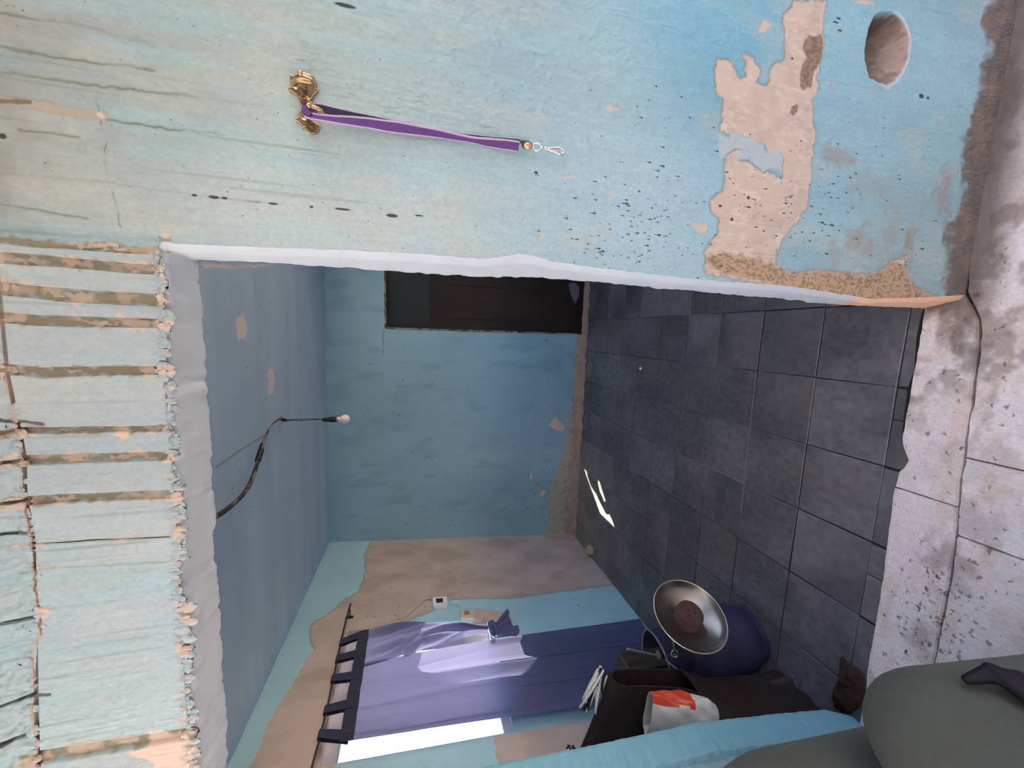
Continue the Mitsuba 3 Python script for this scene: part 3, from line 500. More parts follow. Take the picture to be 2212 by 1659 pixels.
for q in [[[0.0614,2.0438],[0.028,2.0685],[-0.0023,2.0798],[-0.0198,2.0927],[-0.0417,2.0614],[-0.0702,2.0633],[-0.0583,2.0134],[-0.0748,1.9893],[-0.0202,1.9775],[0.0148,1.9682],[0.0381,1.9878],[0.0436,2.0238]], [[-0.2114,2.3373],[-0.2466,2.3798],[-0.3011,2.3948],[-0.3517,2.3765],[-0.3768,2.3674],[-0.3694,2.2905],[-0.33,2.3006],[-0.2972,2.3227],[-0.2681,2.2941]], [[0.2317,1.7186],[0.246,1.8445],[0.2758,2.0475],[0.3565,2.5054],[0.3,2.2499],[0.259,2.0457],[0.2292,1.8427],[0.2167,1.7415]], [[-0.9395,4.1621],[-1.0001,4.2277],[-1.0073,4.1352]]]:
    dab(CMp, q, rgb(206, 194, 196), w=CMp.warp(.012, .02, 73))
lin_ = [[-0.5817,2.27],[-0.5779,1.9603],[-0.5838,1.7426]]
for (a, b), (c_, d_) in zip(lin_[:-1], lin_[1:]):
    for t in np.linspace(0, 1, 60): CMp.spots([(a + t * (c_ - a), b + t * (d_ - b), .006, .006)], rgb(110, 126, 140), .35)
CMp.spots([(u, v, s_ * .7, s_ * 1.6) for u, v, s_ in zip(RNG.uniform(-1, .2, 30), RNG.uniform(1.2, 3.4, 30), RNG.uniform(.003, .007, 30))], rgb(90, 100, 110), .6)
col, hgt = CMp.bake(); M_CEIL = lay(None, col, hgt, 'ceiling_paint', .75, .25)
cc = [(-2.07, YI - .02), (1.25, YI - .02), (1.25, YB + .15), (-2.07, YB + .15)]
put('ceiling', tm(m3.Manifold.hull_points(np.array([[x, y, ceil_z(x, y) + d] for x, y in cc for d in (0, .14)], np.float32))), M_CEIL, kind='structure', label='grey blue ceiling of the inner room with flaked spots')

# ------------------------------------------------------------------ door_1: dark doorway in the far wall
M_DOOR = mat('door_leaf', proc(lambda p, n, uv: mix((.026, .017, .014), (.04, .028, .024), fbm(p.x * 9, p.z * 1.5, 3.0, 3))), .6, .3)
M_TRANS = mat('door_head', (.020, .028, .030), .5, .4)
M_RIM = mat('door_rim', proc(lambda p, n, uv: mix((.30, .34, .32), (.07, .06, .05), smoothstep(.42, .62, fbm(p.x * 30, p.y * 30, p.z * 30, 3)))), .9)
put('door_1', cat(box((DX0, YB + .1, .03), (DX0 + .045, YB + .16, DZ)), box((DX1 - .045, YB + .1, .03), (DX1, YB + .16, DZ)), box((DX0, YB + .1, 1.50), (DX1, YB + .16, 1.535)), box((DX0, YB + .1, DZ - .03), (DX1, YB + .16, DZ)), box((DX0 - .01, YB - .004, -.02), (DX1 + .01, YB + .16, .034))), M_DOOR, kind='structure', label='dark doorway with a brown door at the far wall')
put('leaf', cat(box((DX0 + .045, YB + .115, .035), (DX1 - .045, YB + .15, 1.5)), *[box((x0, YB + .108, z0), (x1, YB + .118, z1)) for x0, x1 in ((.13, .38), (.44, .70)) for z0, z1 in ((.15, .65), (.78, 1.4))]), M_DOOR, 'door_1')
put('transom', box((DX0 + .045, YB + .12, 1.535), (DX1 - .045, YB + .14, DZ - .03)), M_TRANS, 'door_1', label='dark green transom panel')
rim_p = []
for a, b in [((DX0 - .004, 0.03), (DX0 - .004, DZ)), ((DX0, DZ + .002), (DX1, DZ + .002))]:
    q = np.linspace(a, b, 90); jx = (meshkit.fbm(np.c_[q * 30, np.zeros(90)], 3, 12) - .5) * .012
    q = q + (np.array([1, 0]) if a[0] == b[0] else np.array([0, 1])) * jx[:, None]
    rim_p.append(tube(np.c_[q[:, 0], np.full(90, YB - .001), q[:, 1]], .007, 6))
put('frame', cat(*rim_p), M_RIM, 'door_1', label='chipped plaster rim of the doorway')
M_PURP = mat('purple_scrap', rgb(120, 112, 135), .9)
q = np.array([[c_[0], c_[2]] for c_ in ([0.5265, 3.655, 0.15], [0.5402, 3.655, 0.0791], [0.4876, 3.655, 0.0296], [0.4033, 3.655, 0.035], [0.3264, 3.655, 0.072], [0.3764, 3.655, 0.1006], [0.4443, 3.655, 0.1352])])[::-1]
put('patch', tm(m3.Manifold.extrude(m3.CrossSection([[(float(a), float(b)) for a, b in q]], m3.FillRule.NonZero), .012).rotate([90, 0, 0]).translate([0, YB + .108, 0])), M_PURP, 'door_1', label='pale purple patch at the foot of the door')

# rough mortar fillet along the foot of the far wall
n_ = 260; xs = np.linspace(-2.16, DX1, n_); nz = .8 * meshkit.fbm(np.c_[xs * 16, np.zeros(n_), np.zeros(n_)], 4, 21); nz2 = .7 * meshkit.fbm(np.c_[xs * 24, np.ones(n_), np.zeros(n_)], 4, 22)
prof = []
for k, (dy, dz) in enumerate(((.0, 1.0), (.010, .9), (.022, .35), (.05, .12), (.085, 0.0))):
    prof.append(np.c_[xs, YB + .002 - dy * (.6 + 1.0 * nz), .002 + (.05 + .09 * nz2) * dz * (xs > DX0 - .01) * .35 + (.05 + .09 * nz2) * dz * (xs <= DX0 - .01)])
M_FIL = mat('mortar', proc(lambda p, n, uv: mix(frgb(150, 128, 116), frgb(196, 172, 156), fbm(p.x * 14, p.y * 20, p.z * 30, 3))), .95, .1)
put('baseboard_back', grid_mesh(np.array(prof)[::-1]), M_FIL, smooth=True, kind='structure', label='rough brown mortar strip at the foot of the far wall')

# ------------------------------------------------------------------ floor of the inner room: grout bed and cement tiles
GX = [-2.27, -1.97, -1.672, -1.37, -1.06, -.751, -.449, -.150, .152, .454, .756, 1.06]
GY = [.942, 1.231, 1.52, 1.787, 2.052, 2.312, 2.578, 2.829, 3.081, 3.31, 3.55]
M_GROUT = mat('grout', proc(lambda p, n, uv: mix((.030, .026, .024), (.26, .24, .235), smoothstep(1.3, 2.0, p.y + .9 * (noise(p.x * 2.5, p.y * 2.5) - .5)) * (.25 + .75 * smoothstep(.35, .6, noise(p.x * 3 + 7, p.y * 3))))), .95, .1)
put('floor', box((-2.4, YI - .12, -.10), (1.15, YB + .12, -.0035)), M_GROUT, kind='structure', label='dark cement tile floor of the inner room')
def tile_look(seed, k, warm):
    def f(p, n, uv):
        a = fbm(p.x * 3.1 + seed, p.y * 3.1, 0.0, 4); b = fbm(p.x * 45, p.y * 45, seed, 2); c = noise(p.x * 150, p.y * 150, seed)
        base = mix((.092 * k, .090 * k, .100 * k), (.160 * k, .152 * k, .166 * k), smoothstep(.3, .7, a))
        base = mix(base, mi.Color3f(.15 * k, .135 * k, .12 * k), warm * smoothstep(.4, .7, fbm(p.x * 5 + 3, p.y * 5, seed, 3)))
        base = base * (.74 + .52 * b)
        dusty = smoothstep(2.3, 3.4, p.y) * smoothstep(-.9, -1.5, p.x)                       # sandy dust in the far corner
        base = mix(base, mi.Color3f(.30, .26, .235), dusty * (.35 + .5 * a))
        base = mix(base, mi.Color3f(.36, .34, .34), smoothstep(.955, .985, c) * .6)
        return mix(base, mi.Color3f(.03, .03, .03), smoothstep(.03, .012, c))
    return f
TM = [mat(f'tile_{k}', proc(tile_look(3.7 * k, s_, w)), r_, .45, bump=(lambda p, n, uv: .0009 * fbm(p.x * 22, p.y * 22, 1.0, 3)) if k == 0 else None, bump_scale=1.0) for k, (s_, w, r_) in enumerate(((1.0, .25, .27), (.93, .5, .30), (1.07, .1, .25), (.97, .4, .30)))]
def tile(x0, x1, y0, y1, h=.0, j=.002):
    c = np.array([[x0, y0], [x1, y0], [x1, y1], [x0, y1]]) + RNG.uniform(-j, j, (4, 2)); g = .0023
    s_ = np.array([[1, 1], [-1, 1], [-1, -1], [1, -1]]); top = c + s_ * (g + .003); mid = c + s_ * g; tl = RNG.normal(0, .0005, 4)
    v = np.vstack([np.c_[mid, np.full(4, -.012)], np.c_[mid, h - .002 + tl], np.c_[top, h + tl]])
    f = [[8, 9, 10], [8, 10, 11]]
    for k in range(4):
        q = (k + 1) % 4
        for o in (0, 4): f += [[o + k, o + q, o + 4 + q], [o + k, o + 4 + q, o + 4 + k]]
    return trimesh.Trimesh(v, f, process=False)
for i in range(len(GX) - 1):
    for j in range(len(GY) - 1):
        put('tile', tile(GX[i], GX[i + 1], GY[j], GY[j + 1]), TM[RNG.choice(4, p=[.4, .25, .15, .2])], 'floor')
# cut tiles along the threshold: their near edge follows the broken line of the porch slab
RAG = [[0.1205,0.9133],[0.0922,0.9169],[0.0443,0.9204],[-0.02,0.9142],[-0.0689,0.9153],[-0.0847,0.9093],[-0.1218,0.9171],[-0.1521,0.9196],[-0.1886,0.9173],[-0.2356,0.9162],[-0.2727,0.9152],[-0.3131,0.9124],[-0.3509,0.9006],[-0.3781,0.889],[-0.4013,0.8768],[-0.429,0.8874],[-0.4574,0.8983],[-0.4904,0.9019],[-0.5373,0.9038],[-0.5896,0.9009],[-0.6498,0.8984],[-0.7407,0.8974],[-0.8391,0.8913],[-0.8876,0.8934],[-0.9608,0.8893],[-1.0488,0.8908],[-1.0984,0.8916],[-1.1954,0.8891],[-1.2745,0.8877],[-1.3518,0.8835],[-1.4237,0.8832],[-1.4784,0.8854],[-1.5429,0.8864]]
rag = np.array([[.34, .905]] + RAG + [[-1.75, .868]])
rag = rag[np.argsort(-rag[:, 0])]
rag_y = lambda x: np.interp(x, rag[::-1, 0], rag[::-1, 1])
for i in range(len(GX) - 1):
    x0, x1 = GX[i] + .003, min(GX[i + 1], .34) - .003
    if x0 > .3: continue
    if -1.2 < x0 < -.75 or RNG.random() < .4: cuts = [x0, x0 + (x1 - x0) * RNG.uniform(.35, .65), x1]
    else: cuts = [x0, x1]
    for a, b in zip(cuts[:-1], cuts[1:]):
        xs = np.linspace(a + .002, b - .002, 6); ring = [(float(x), float(rag_y(x)) - .004) for x in xs] + [(float(b) - .002, .9405), (float(a) + .002, .9405)]
        if min(.9405 - y for _, y in ring[:6]) < .006: continue
        put('tile', tm(m3.Manifold.extrude(m3.CrossSection([ring], m3.FillRule.Positive), .011).translate([0, 0, -.012])), TM[RNG.integers(2)], 'floor')

# ------------------------------------------------------------------ floor_001: worn pinkish slab of the porch
PM = Map(-1.9, 1.3, -.2, 1.0, 0.0016, 0, 1)
U, V = PM.U, PM.V
PM.c[:] = rgb(224, 212, 210, 1.0)
PM.c *= (.9 + .2 * PM.n(.25, .08, 80, 3))[..., None]
PM.blend(smoothstep_np(PM.n(.12, .05, 81, 3), .5, .72), rgb(214, 194, 182), .6); PM.blend(smoothstep_np(PM.n(.10, .06, 82, 3), .6, .8), rgb(226, 220, 222), .6)
g3 = PM.n(.006, .006, 83, 2); PM.c *= (.9 + .2 * g3)[..., None]
near_wall = smoothstep_np(U, -.62, .05)
PM.blend(smoothstep_np(PM.n(.06, .05, 84, 5), .45, .75) * near_wall, rgb(150, 132, 120), .7)
PM.blend(smoothstep_np(PM.n(.08, .08, 85, 5) + .5 * smoothstep_np(.04 - np.abs(V - .81 - .1 * (U)), 0, .1), .62, .95) * near_wall, rgb(120, 108, 98), .7)
PM.blend(smoothstep_np(U - .06 + .16 * (PM.n(.07, .06, 86, 5) - .5) , 0, .12) * smoothstep_np(V, .70, .80), rgb(104, 94, 88), .9)
for u, v, ru, rv, a in [[0.1037,0.8087,0.1,0.05,0.9],[-0.0112,0.7524,0.05,0.06,0.6],[-0.6926,0.7331,0.1,0.07,0.55],[-1.004,0.7611,0.08,0.06,0.5],[-0.5461,0.6998,0.08,0.07,0.4],[-1.2856,0.8588,0.05,0.04,0.5],[-0.0431,0.8973,0.02,0.03,0.5],[-0.1828,0.9037,0.025,0.06,0.75]]:
    PM.blend(smoothstep_np(1.2 - np.hypot((U - u) / ru, (V - v) / rv) - 1.6 * (PM.n(.04, .03, 87, 5) - .5), 0, .9), rgb(128, 112, 106), a * .85)
dots = [(RNG.uniform(-1.3, .3), RNG.uniform(.5, .92), s_ * RNG.uniform(1, 2.4), s_) for s_ in .0009 + .0035 * RNG.random(420) ** 3]
dots += [(RNG.normal(-.95, .16), RNG.normal(.72, .07), s_ * 1.5, s_) for s_ in .001 + .005 * RNG.random(320) ** 2.5]
PM.W = PM.warp(.012, .007, 95); PM.spots(dots, rgb(84, 72, 68), .65, -.001)
PM.h += (.0012 * g3 + .004 * PM.n(.05, .03, 88, 3)).astype(np.float32)
PM.blend(np.clip((V - np.interp(U, rag[::-1, 0], rag[::-1, 1]) + .014) / .01, 0, 1), rgb(204, 196, 180), .7)
col, hgt = PM.bake(); M_SLAB = lay(None, col, hgt, 'porch_cement', .8, .3)
M_BED = mat('porch_bed', (.045, .038, .035), .95, .1)
put('floor_001', cat(box((-3.4, -2.6, -.12), (2.1, .83, -.018)), box((-1.56, .82, -.12), (.15, .90, -.018))), M_BED, kind='structure', label='worn pinkish cement slab of the porch outside the opening')
CRACK = [[0.088,0.7688],[0.054,0.7632],[-0.0402,0.7564],[-0.1257,0.7538],[-0.1795,0.7496],[-0.2156,0.7518],[-0.2527,0.7499],[-0.3285,0.7448],[-0.3657,0.7419],[-0.4109,0.7431],[-0.4697,0.7383],[-0.5125,0.7357],[-0.5713,0.7299],[-0.6455,0.7252],[-0.742,0.7209],[-0.849,0.722],[-0.9514,0.7206],[-1.0729,0.7204],[-1.2156,0.7202]]
crack = np.array([[.7, .826], [.3, .822], [.17, .81]] + CRACK + [[-1.9, .42]]); crack = crack[np.argsort(crack[:, 0])]
crack_y = lambda x: np.interp(x, crack[:, 0], crack[:, 1])
def slab(x0, x1, ylo, yhi, ax=0.0, bx=0.0, n=26):
    """a slab piece between two curves; its left and right ends may slant by ax, bx"""
    xs = np.linspace(x0, x1, n); jr = RNG.uniform(-.0018, .0018, (2, n))
    lo = [(float(x + (ax if k == 0 else bx if k == n - 1 else 0)), float(ylo(x) + jr[0, k])) for k, x in enumerate(xs)]
    hi = [(float(x), float(yhi(x) + jr[1, k])) for k, x in enumerate(xs)][::-1]
    cs = m3.CrossSection([lo + hi], m3.FillRule.Positive)
    a = m3.Manifold.extrude(cs, .018).translate([0, 0, -.02]); b = m3.Manifold.extrude(cs.offset(-.0035, m3.JoinType.Miter), .004).translate([0, 0, -.0005])
    return tm(m3.Manifold.batch_boolean([a, m3.Manifold.extrude(cs.offset(-.002, m3.JoinType.Miter), .0025).translate([0, 0, -.002 + .0005]), b], m3.OpType.Add))
rg, ck, gap = lambda x: rag_y(x) - .0005, lambda x: crack_y(x), .003
put('slab', slab(-.510, .165, lambda x: ck(x) + .003, lambda x: np.minimum(rg(x), .905)), M_SLAB, 'floor_001')
put('slab', slab(-1.50, -.513, lambda x: ck(x) + .002, rg), M_SLAB, 'floor_001')
put('slab', slab(-.345, 2.1, lambda x: 0 * x + .10, lambda x: np.minimum(ck(x) - .003, .825), n=90), M_SLAB, 'floor_001')
put('slab', slab(-.60, -.349, lambda x: 0 * x + .10, lambda x: ck(x) - .002), M_SLAB, 'floor_001')
put('slab', slab(-1.6, -.604, lambda x: 0 * x + .10, lambda x: ck(x) - .002), M_SLAB, 'floor_001')
put('slab', box((-3.4, -2.6, -.02), (2.1, .096, .0)), M_SLAB, 'floor_001')

# ------------------------------------------------------------------ eave and house wall added to block light, ground outside
M_BLOCKER = mat('blocker_render', proc(lambda p, n, uv: mix((.50, .49, .46), (.60, .58, .54), fbm(p.x * .9, p.y * .9, p.z * .9, 4))), .9)
put('ceiling_001', box((-3.0, .25, 2.78), (2.3, .86, 2.88)), M_BLOCKER, kind='structure', label='unseen eave added over the porch to shade the wall top')  # overhang added out of view to dim the top of the wall
put('added_wall_rear', box((-4.3, -2.9, -.02), (4.0, -2.6, 8.75)), M_BLOCKER, kind='structure', label='unseen tall pale house wall added across the yard to block the sun')  # added out of view to keep direct sun off the porch
M_GROUND = mat('yard', proc(lambda p, n, uv: mix((.25, .24, .22), (.34, .32, .29), fbm(p.x * .8, p.y * .8, 0.0, 4))), .95, .1)
put('ground', box((-60, -60, -.3), (60, 60, -.13)), M_GROUND, kind='structure', label='pale ground of the yard outside')

# ------------------------------------------------------------------ brass hooks on the front wall, and the lanyard
M_BRASS = mat('brass', proc(lambda p, n, uv: mix((.42, .28, .14), (.66, .46, .27), smoothstep(.3, .75, fbm(p.x * 120, p.y * 120, p.z * 120, 3)))), .32, .5, .9)
M_BRASSD = mat('brass_tarnish', proc(lambda p, n, uv: mix((.10, .07, .045), (.27, .18, .11), smoothstep(.3, .8, fbm(p.x * 120, p.y * 200, p.z * 120, 3)))), .45, .5, .75)
def wallxz(pts): return [(q[0], q[1]) for q in pts]
def plate(pts, t, y, r=.0012):
    pts = np.array(pts)
    if np.sum(pts[:, 0] * np.roll(pts[:, 1], -1) - pts[:, 1] * np.roll(pts[:, 0], -1)) < 0: pts = pts[::-1]
    cs = m3.CrossSection([[(float(a), float(b)) for a, b in pts]], m3.FillRule.NonZero)
    g = m3.Manifold.extrude(cs, t)
    rim = tube(np.c_[resample(np.vstack([pts, pts[:1]]), 90), np.full(90, t)], r, 6, closed=True); out = [tm(g), rim]
    for o in out: o.apply_transform(np.array([[1, 0, 0, 0], [0, 0, -1, y + .004], [0, 1, 0, 0], [0, 0, 0, 1.0]]))
    return out
YW = YO - .0022
hk = 'wall_hook'
tag(hk, 'ornate brass double hook rail on the pale wall holding the purple lanyard', 'hook')
up_pl = [[0.4427,1.9064],[0.439,1.9022],[0.4418,1.8955],[0.448,1.8901],[0.4473,1.8857],[0.4423,1.8807],[0.4425,1.8718],[0.4391,1.8659],[0.4349,1.8638],[0.4284,1.8663],[0.4248,1.8657],[0.4271,1.861],[0.4224,1.862],[0.4149,1.8698],[0.4083,1.873],[0.4068,1.8768],[0.4105,1.8819],[0.4112,1.8864],[0.4079,1.8925],[0.4052,1.8948],[0.4087,1.8961],[0.4107,1.8975],[0.4136,1.9026],[0.4148,1.9084],[0.4175,1.9097],[0.4219,1.9022],[0.4278,1.8983],[0.4317,1.9054],[0.4367,1.9067]]
lo_pl = [[0.4065,1.8918],[0.407,1.8843],[0.4053,1.8769],[0.4,1.8726],[0.3957,1.8705],[0.3893,1.8722],[0.3852,1.8784],[0.3778,1.8772],[0.3721,1.8744],[0.3672,1.8662],[0.3648,1.8617],[0.3618,1.861],[0.3599,1.8634],[0.3557,1.8651],[0.3512,1.869],[0.3495,1.8752],[0.3518,1.8804],[0.3558,1.884],[0.3601,1.8861],[0.3573,1.8893],[0.3623,1.8921],[0.3656,1.8949],[0.367,1.9008],[0.3692,1.9015],[0.3725,1.8954],[0.379,1.8929],[0.3845,1.8874],[0.3917,1.8894],[0.3989,1.8921]]
for pl in (up_pl, lo_pl):
    g_, rm_ = plate(pl, .006, YW); put('backplate', g_, M_BRASSD, hk); put('plate_rim', rm_, M_BRASS, hk, smooth=True)
def dome(c, r, h, y=YW - .0015):
    return lathe([(0, h), (r * .45, h * .88), (r * .8, h * .5), (r, 0), (0, 0)][::-1], 20, frame((c[0], y, c[1]), (0, -1, 0)))
put('boss', cat(dome([0.4172, 1.8869], .0085, .006), dome([0.3994, 1.8846], .0045, .004)), M_BRASSD, hk); put('boss', dome([0.3643, 1.8747], .0075, .004), M_BRASSD, hk)
def cup_hook(c, k=1.0):
    x, z = c
    pts = [(x, YW - .001, z + .016 * k), (x, YW - .012, z + .013 * k), (x, YW - .017, z + .002 * k), (x - .001, YW - .018, z - .012 * k), (x - .0015, YW - .022, z - .0185 * k), (x - .001, YW - .029, z - .0185 * k), (x, YW - .034, z - .011 * k), (x + .001, YW - .036, z - .001 * k)]
    c_ = spline(pts, 40); r = np.interp(np.linspace(0, 1, 40), [0, .1, .45, .75, 1], [.0062, .0048, .0046, .0040, .0030])
    s_ = trimesh.creation.icosphere(2, .0050); s_.apply_translation(c_[-1]); col = dome((x, z + .016 * k), .0085, .005)
    return cat(tube(c_, r, 14), s_, col)
put('hook', cup_hook([0.4267, 1.8823]), M_BRASS, hk, smooth=40); put('hook', cup_hook([0.3778, 1.8708]), M_BRASS, hk, smooth=40)
for q in ([0.446, 1.8887], [0.4058, 1.8873]): put('screw', dome(q, .0028, .0016, YW - .0018), M_BRASSD, hk)

M_WEB = mat('purple_web', proc(lambda p, n, uv: mix((.090, .036, .15), (.135, .060, .21), fbm(p.x * 900, p.y * 900, p.z * 500, 2))), .8, .2, sheen=.5)
M_WEBD = mat('dark_web', proc(lambda p, n, uv: mix((.020, .018, .040), (.045, .036, .075), fbm(p.x * 900, p.y * 900, p.z * 500, 2))), .8, .2)
M_STITCH = mat('lilac_stitch', proc(lambda p, n, uv: mix((.24, .17, .29), (.62, .50, .62), smoothstep(.3, .7, .5 + .5 * dr.sin((p.z * 2.0 + p.x) * 1300)))), .8)
ln = 'lanyard'
tag(ln, 'purple lanyard with lilac edges and a metal clip hanging from the brass hook', 'lanyard')
def strand(A, Bq, ya, yb, n=70):
    A, Bq = resample(np.array(A), n), resample(np.array(Bq), n); t = np.linspace(0, 1, n)
    ya, yb = np.interp(t, np.linspace(0, 1, len(ya)), ya), np.interp(t, np.linspace(0, 1, len(yb)), yb)
    a, b = np.c_[A[:, 0], ya, A[:, 1]], np.c_[Bq[:, 0], yb, Bq[:, 1]]
    s_ = np.linspace(0, 1, 6)[None, :, None]; return a, b, a[:, None] * (1 - s_) + b[:, None] * s_
a, b, P = strand([[0.3678,1.8809],[0.3679,1.8757],[0.3673,1.8565],[0.3702,1.8293],[0.3745,1.8031],[0.379,1.7708],[0.3825,1.7248],[0.3826,1.6898],[0.3821,1.647],[0.3799,1.6029],[0.3792,1.5802],[0.3824,1.548],[0.3856,1.5104],[0.3865,1.4814]], [[0.3587,1.8768],[0.3568,1.8703],[0.3577,1.8456],[0.3584,1.822],[0.3602,1.7956],[0.3624,1.7719],[0.364,1.7315],[0.3673,1.6899],[0.3714,1.647],[0.3741,1.6028],[0.375,1.5802],[0.3731,1.5478],[0.371,1.5099],[0.3698,1.4828]],
              [.775, .778, .786, .789, .790, .791, .793], [.770, .776, .787, .792, .799, .804, .797])
put('strap', shell(P, .0011), M_WEB, ln, smooth=30, label='purple strap')
put('edge_stitch', cat(tube(a, .0019, 6), tube(b, .0013, 6)), M_STITCH, ln, label='lilac stitched edges')
a2, b2, P2 = strand([[0.3915,1.8632],[0.3921,1.8511],[0.3919,1.8203],[0.392,1.7728],[0.3918,1.7151],[0.3905,1.6461],[0.3892,1.6012],[0.3918,1.5454],[0.396,1.4777]], [[0.3777,1.8592],[0.378,1.8477],[0.3778,1.8207],[0.3816,1.773],[0.3853,1.7152],[0.3872,1.6461],[0.3858,1.6011],[0.3875,1.5453],[0.3881,1.4774]], [.789, .797, .802, .804, .805, .803, .800], [.788, .796, .800, .800, .798, .800, .799])
put('strap', shell(P2, .0011), M_WEBD, ln, smooth=30, label='dark back strand of the strap')
put('edge_stitch', tube(a2, .0013, 6), M_STITCH, ln)
lp = spline([[*[0.3757, 1.8569][:1], .789, [0.3757, 1.8569][1]], [[0.3752, 1.8642][0], .782, [0.375, 1.8657][1]], [[0.3695, 1.8718][0], .771, [0.3693, 1.8733][1]], [[0.361, 1.878][0], .774, [0.3613, 1.8765][1]]], 16)
w_ = np.array([0.35, 0, .94]) * .006 + np.array([.004, 0, 0]); put('fold', shell(np.stack([lp + w_, lp - w_], 1), .0012), M_WEB, ln, smooth=30)
M_LEATHER = mat('dark_leather', (.035, .03, .032), .45, .5)
M_COPPER = mat('copper', (.62, .40, .26), .35, .5, .7)
M_CHROME = mat('chrome', (.80, .72, .68), .16, .5, 1.0)
c0 = [0.3878, 1.4703]; M_ = frame((c0[0], .797, c0[1]), (0, -1, 0))
put('tip', tm(m3.Manifold.batch_hull([m3.Manifold.sphere(.0042, 16).translate([float(q[0]), .799, float(q[1])]) for q in [[0.3902,1.4783],[0.382,1.4741],[0.3895,1.4654],[0.3865,1.4613]]])), M_LEATHER, ln, smooth=40)
fc = [0.3829, 1.4681]
fe = trimesh.creation.icosphere(3, 1.0); fe.apply_scale([.0068, .0050, .0095]); fe.apply_translation([fc[0], .796, fc[1]])
put('rivet', cat(fe, lathe([(0, .0016), (.0026, .0012), (.0034, 0)][::-1], 20, frame((fc[0], .7915, fc[1] + .001), (0, -1, 0)))), M_COPPER, ln, smooth=40, label='copper coloured end cap')
rc = np.array([0.384, 1.4481]); th = np.linspace(0, 2 * np.pi, 40, endpoint=False)
put('ring', tube(np.c_[rc[0] + .0073 * np.cos(th), np.full(40, .797) + .001 * np.sin(th), rc[1] + .0083 * np.sin(th)], .0015, 8, closed=True), M_CHROME, ln, smooth=True)
ca, cb = np.array([0.3845, 1.439]), np.array([0.3846, 1.3884]); ax_ = (cb - ca); L_ = np.linalg.norm(ax_); ax_ /= L_; nx_ = np.array([-ax_[1], ax_[0]])
def cl(t, s_, y=.797): q = ca + ax_ * t * L_ + nx_ * s_; return (q[0], y, q[1])
stem = tube([cl(-.02, 0), cl(.05, 0), cl(.12, 0), cl(.2, 0), cl(.26, 0)], [.0030, .0038, .0022, .0034, .0018], 12)
loop = tube(spline([cl(.22, .0006), cl(.45, -.0026), cl(.75, -.0052), cl(.93, -.0055), cl(1.0, -.002), cl(.98, .003), cl(.85, .0050), cl(.55, .0030), cl(.22, .0006)], 60), np.interp(np.linspace(0, 1, 60), [0, .3, .5, 1], [.0022, .0034, .0024, .0017]), 10)
put('clasp', cat(stem, loop), M_CHROME, ln, smooth=40, label='chrome trigger clip')

# ------------------------------------------------------------------ hanging bulb with its cable
bl = 'hanging_bulb'
tag(bl, 'bare light bulb hanging on a twisted wire from a cable along the ceiling', 'light bulb')
M_CABLE = mat('old_cable', proc(lambda p, n, uv: mix((.035, .032, .032), (.20, .165, .14), smoothstep(.42, .62, fbm(p.x * 18, p.y * 26, p.z * 40, 3)))), .8)
M_BLACK = mat('black_plastic', (.022, .022, .024), .5)
cab = spline([(-.53, 2.44, 2.446), (-.525, 2.34, 2.436), (-.528, 2.22, 2.432), (-.570, 2.115, 2.428), (-.622, 2.03, 2.424), (-.652, 1.98, 2.42), (-.705, 1.89, 2.415), (-.731, 1.77, 2.415), (-.733, 1.62, 2.43), (-.72, 1.50, 2.455), (-.71, 1.40, 2.472)], 90)
put('cable', tube(cab, np.interp(np.linspace(0, 1, 90), [0, .3, .5, 1], [.004, .006, .009, .0105]), 10), M_CABLE, bl, smooth=True)
put('tape', cat(tube(cab[33:40], .013, 10), tube([(-.60, 2.02, 2.42), (-.57, 2.0, 2.408), (-.56, 2.0, 2.40)], .005, 6)), M_BLACK, bl)
t_ = np.linspace(0, 1, 70); zz_ = 2.455 - t_ * .235
for ph in (0, np.pi):
    put('wire', tube(np.c_[-.552 + .0055 * np.cos(t_ * 16 + ph) * np.sin(t_ * np.pi * .95 + .12), 2.456 + .0055 * np.sin(t_ * 16 + ph) * np.sin(t_ * np.pi * .95 + .12), zz_], .0024, 6), M_BLACK, bl)
put('ceiling_hook', cat(tube([(-.545, 2.45, 2.46), (-.548, 2.452, 2.44), (-.556, 2.456, 2.425), (-.55, 2.46, 2.43)], .006, 8), trimesh.creation.icosphere(2, .012).apply_translation((-.55, 2.453, 2.44))), M_BLACK, bl)
put('socket', lathe([(0, 2.150), (.015, 2.150), (.017, 2.156), (.017, 2.185), (.013, 2.200), (.013, 2.22), (.007, 2.232), (0, 2.232)], 24, np.array([[1, 0, 0, -.556], [0, 1, 0, 2.456], [0, 0, 1, 0], [0, 0, 0, 1.0]])), M_BLACK, bl, smooth=40)
M_BULB = mat('bulb_glass', rgb(236, 214, 210), .15, .5, clearcoat=.6)
M_CAP = mat('bulb_cap', (.55, .50, .47), .35, .5, .8)
put('cap', lathe([(0, 2.135), (.013, 2.135), (.014, 2.142), (.013, 2.150), (0, 2.150)], 24, np.array([[1, 0, 0, -.556], [0, 1, 0, 2.456], [0, 0, 1, 0], [0, 0, 0, 1.0]])), M_CAP, bl)
put('bulb', lathe([(0, 2.075), (.012, 2.077), (.022, 2.085), (.0275, 2.098), (.026, 2.112), (.019, 2.124), (.0125, 2.136)], 32, np.array([[1, 0, 0, -.556], [0, 1, 0, 2.456], [0, 0, 1, 0], [0, 0, 0, 1.0]])), M_BULB, bl, smooth=True)

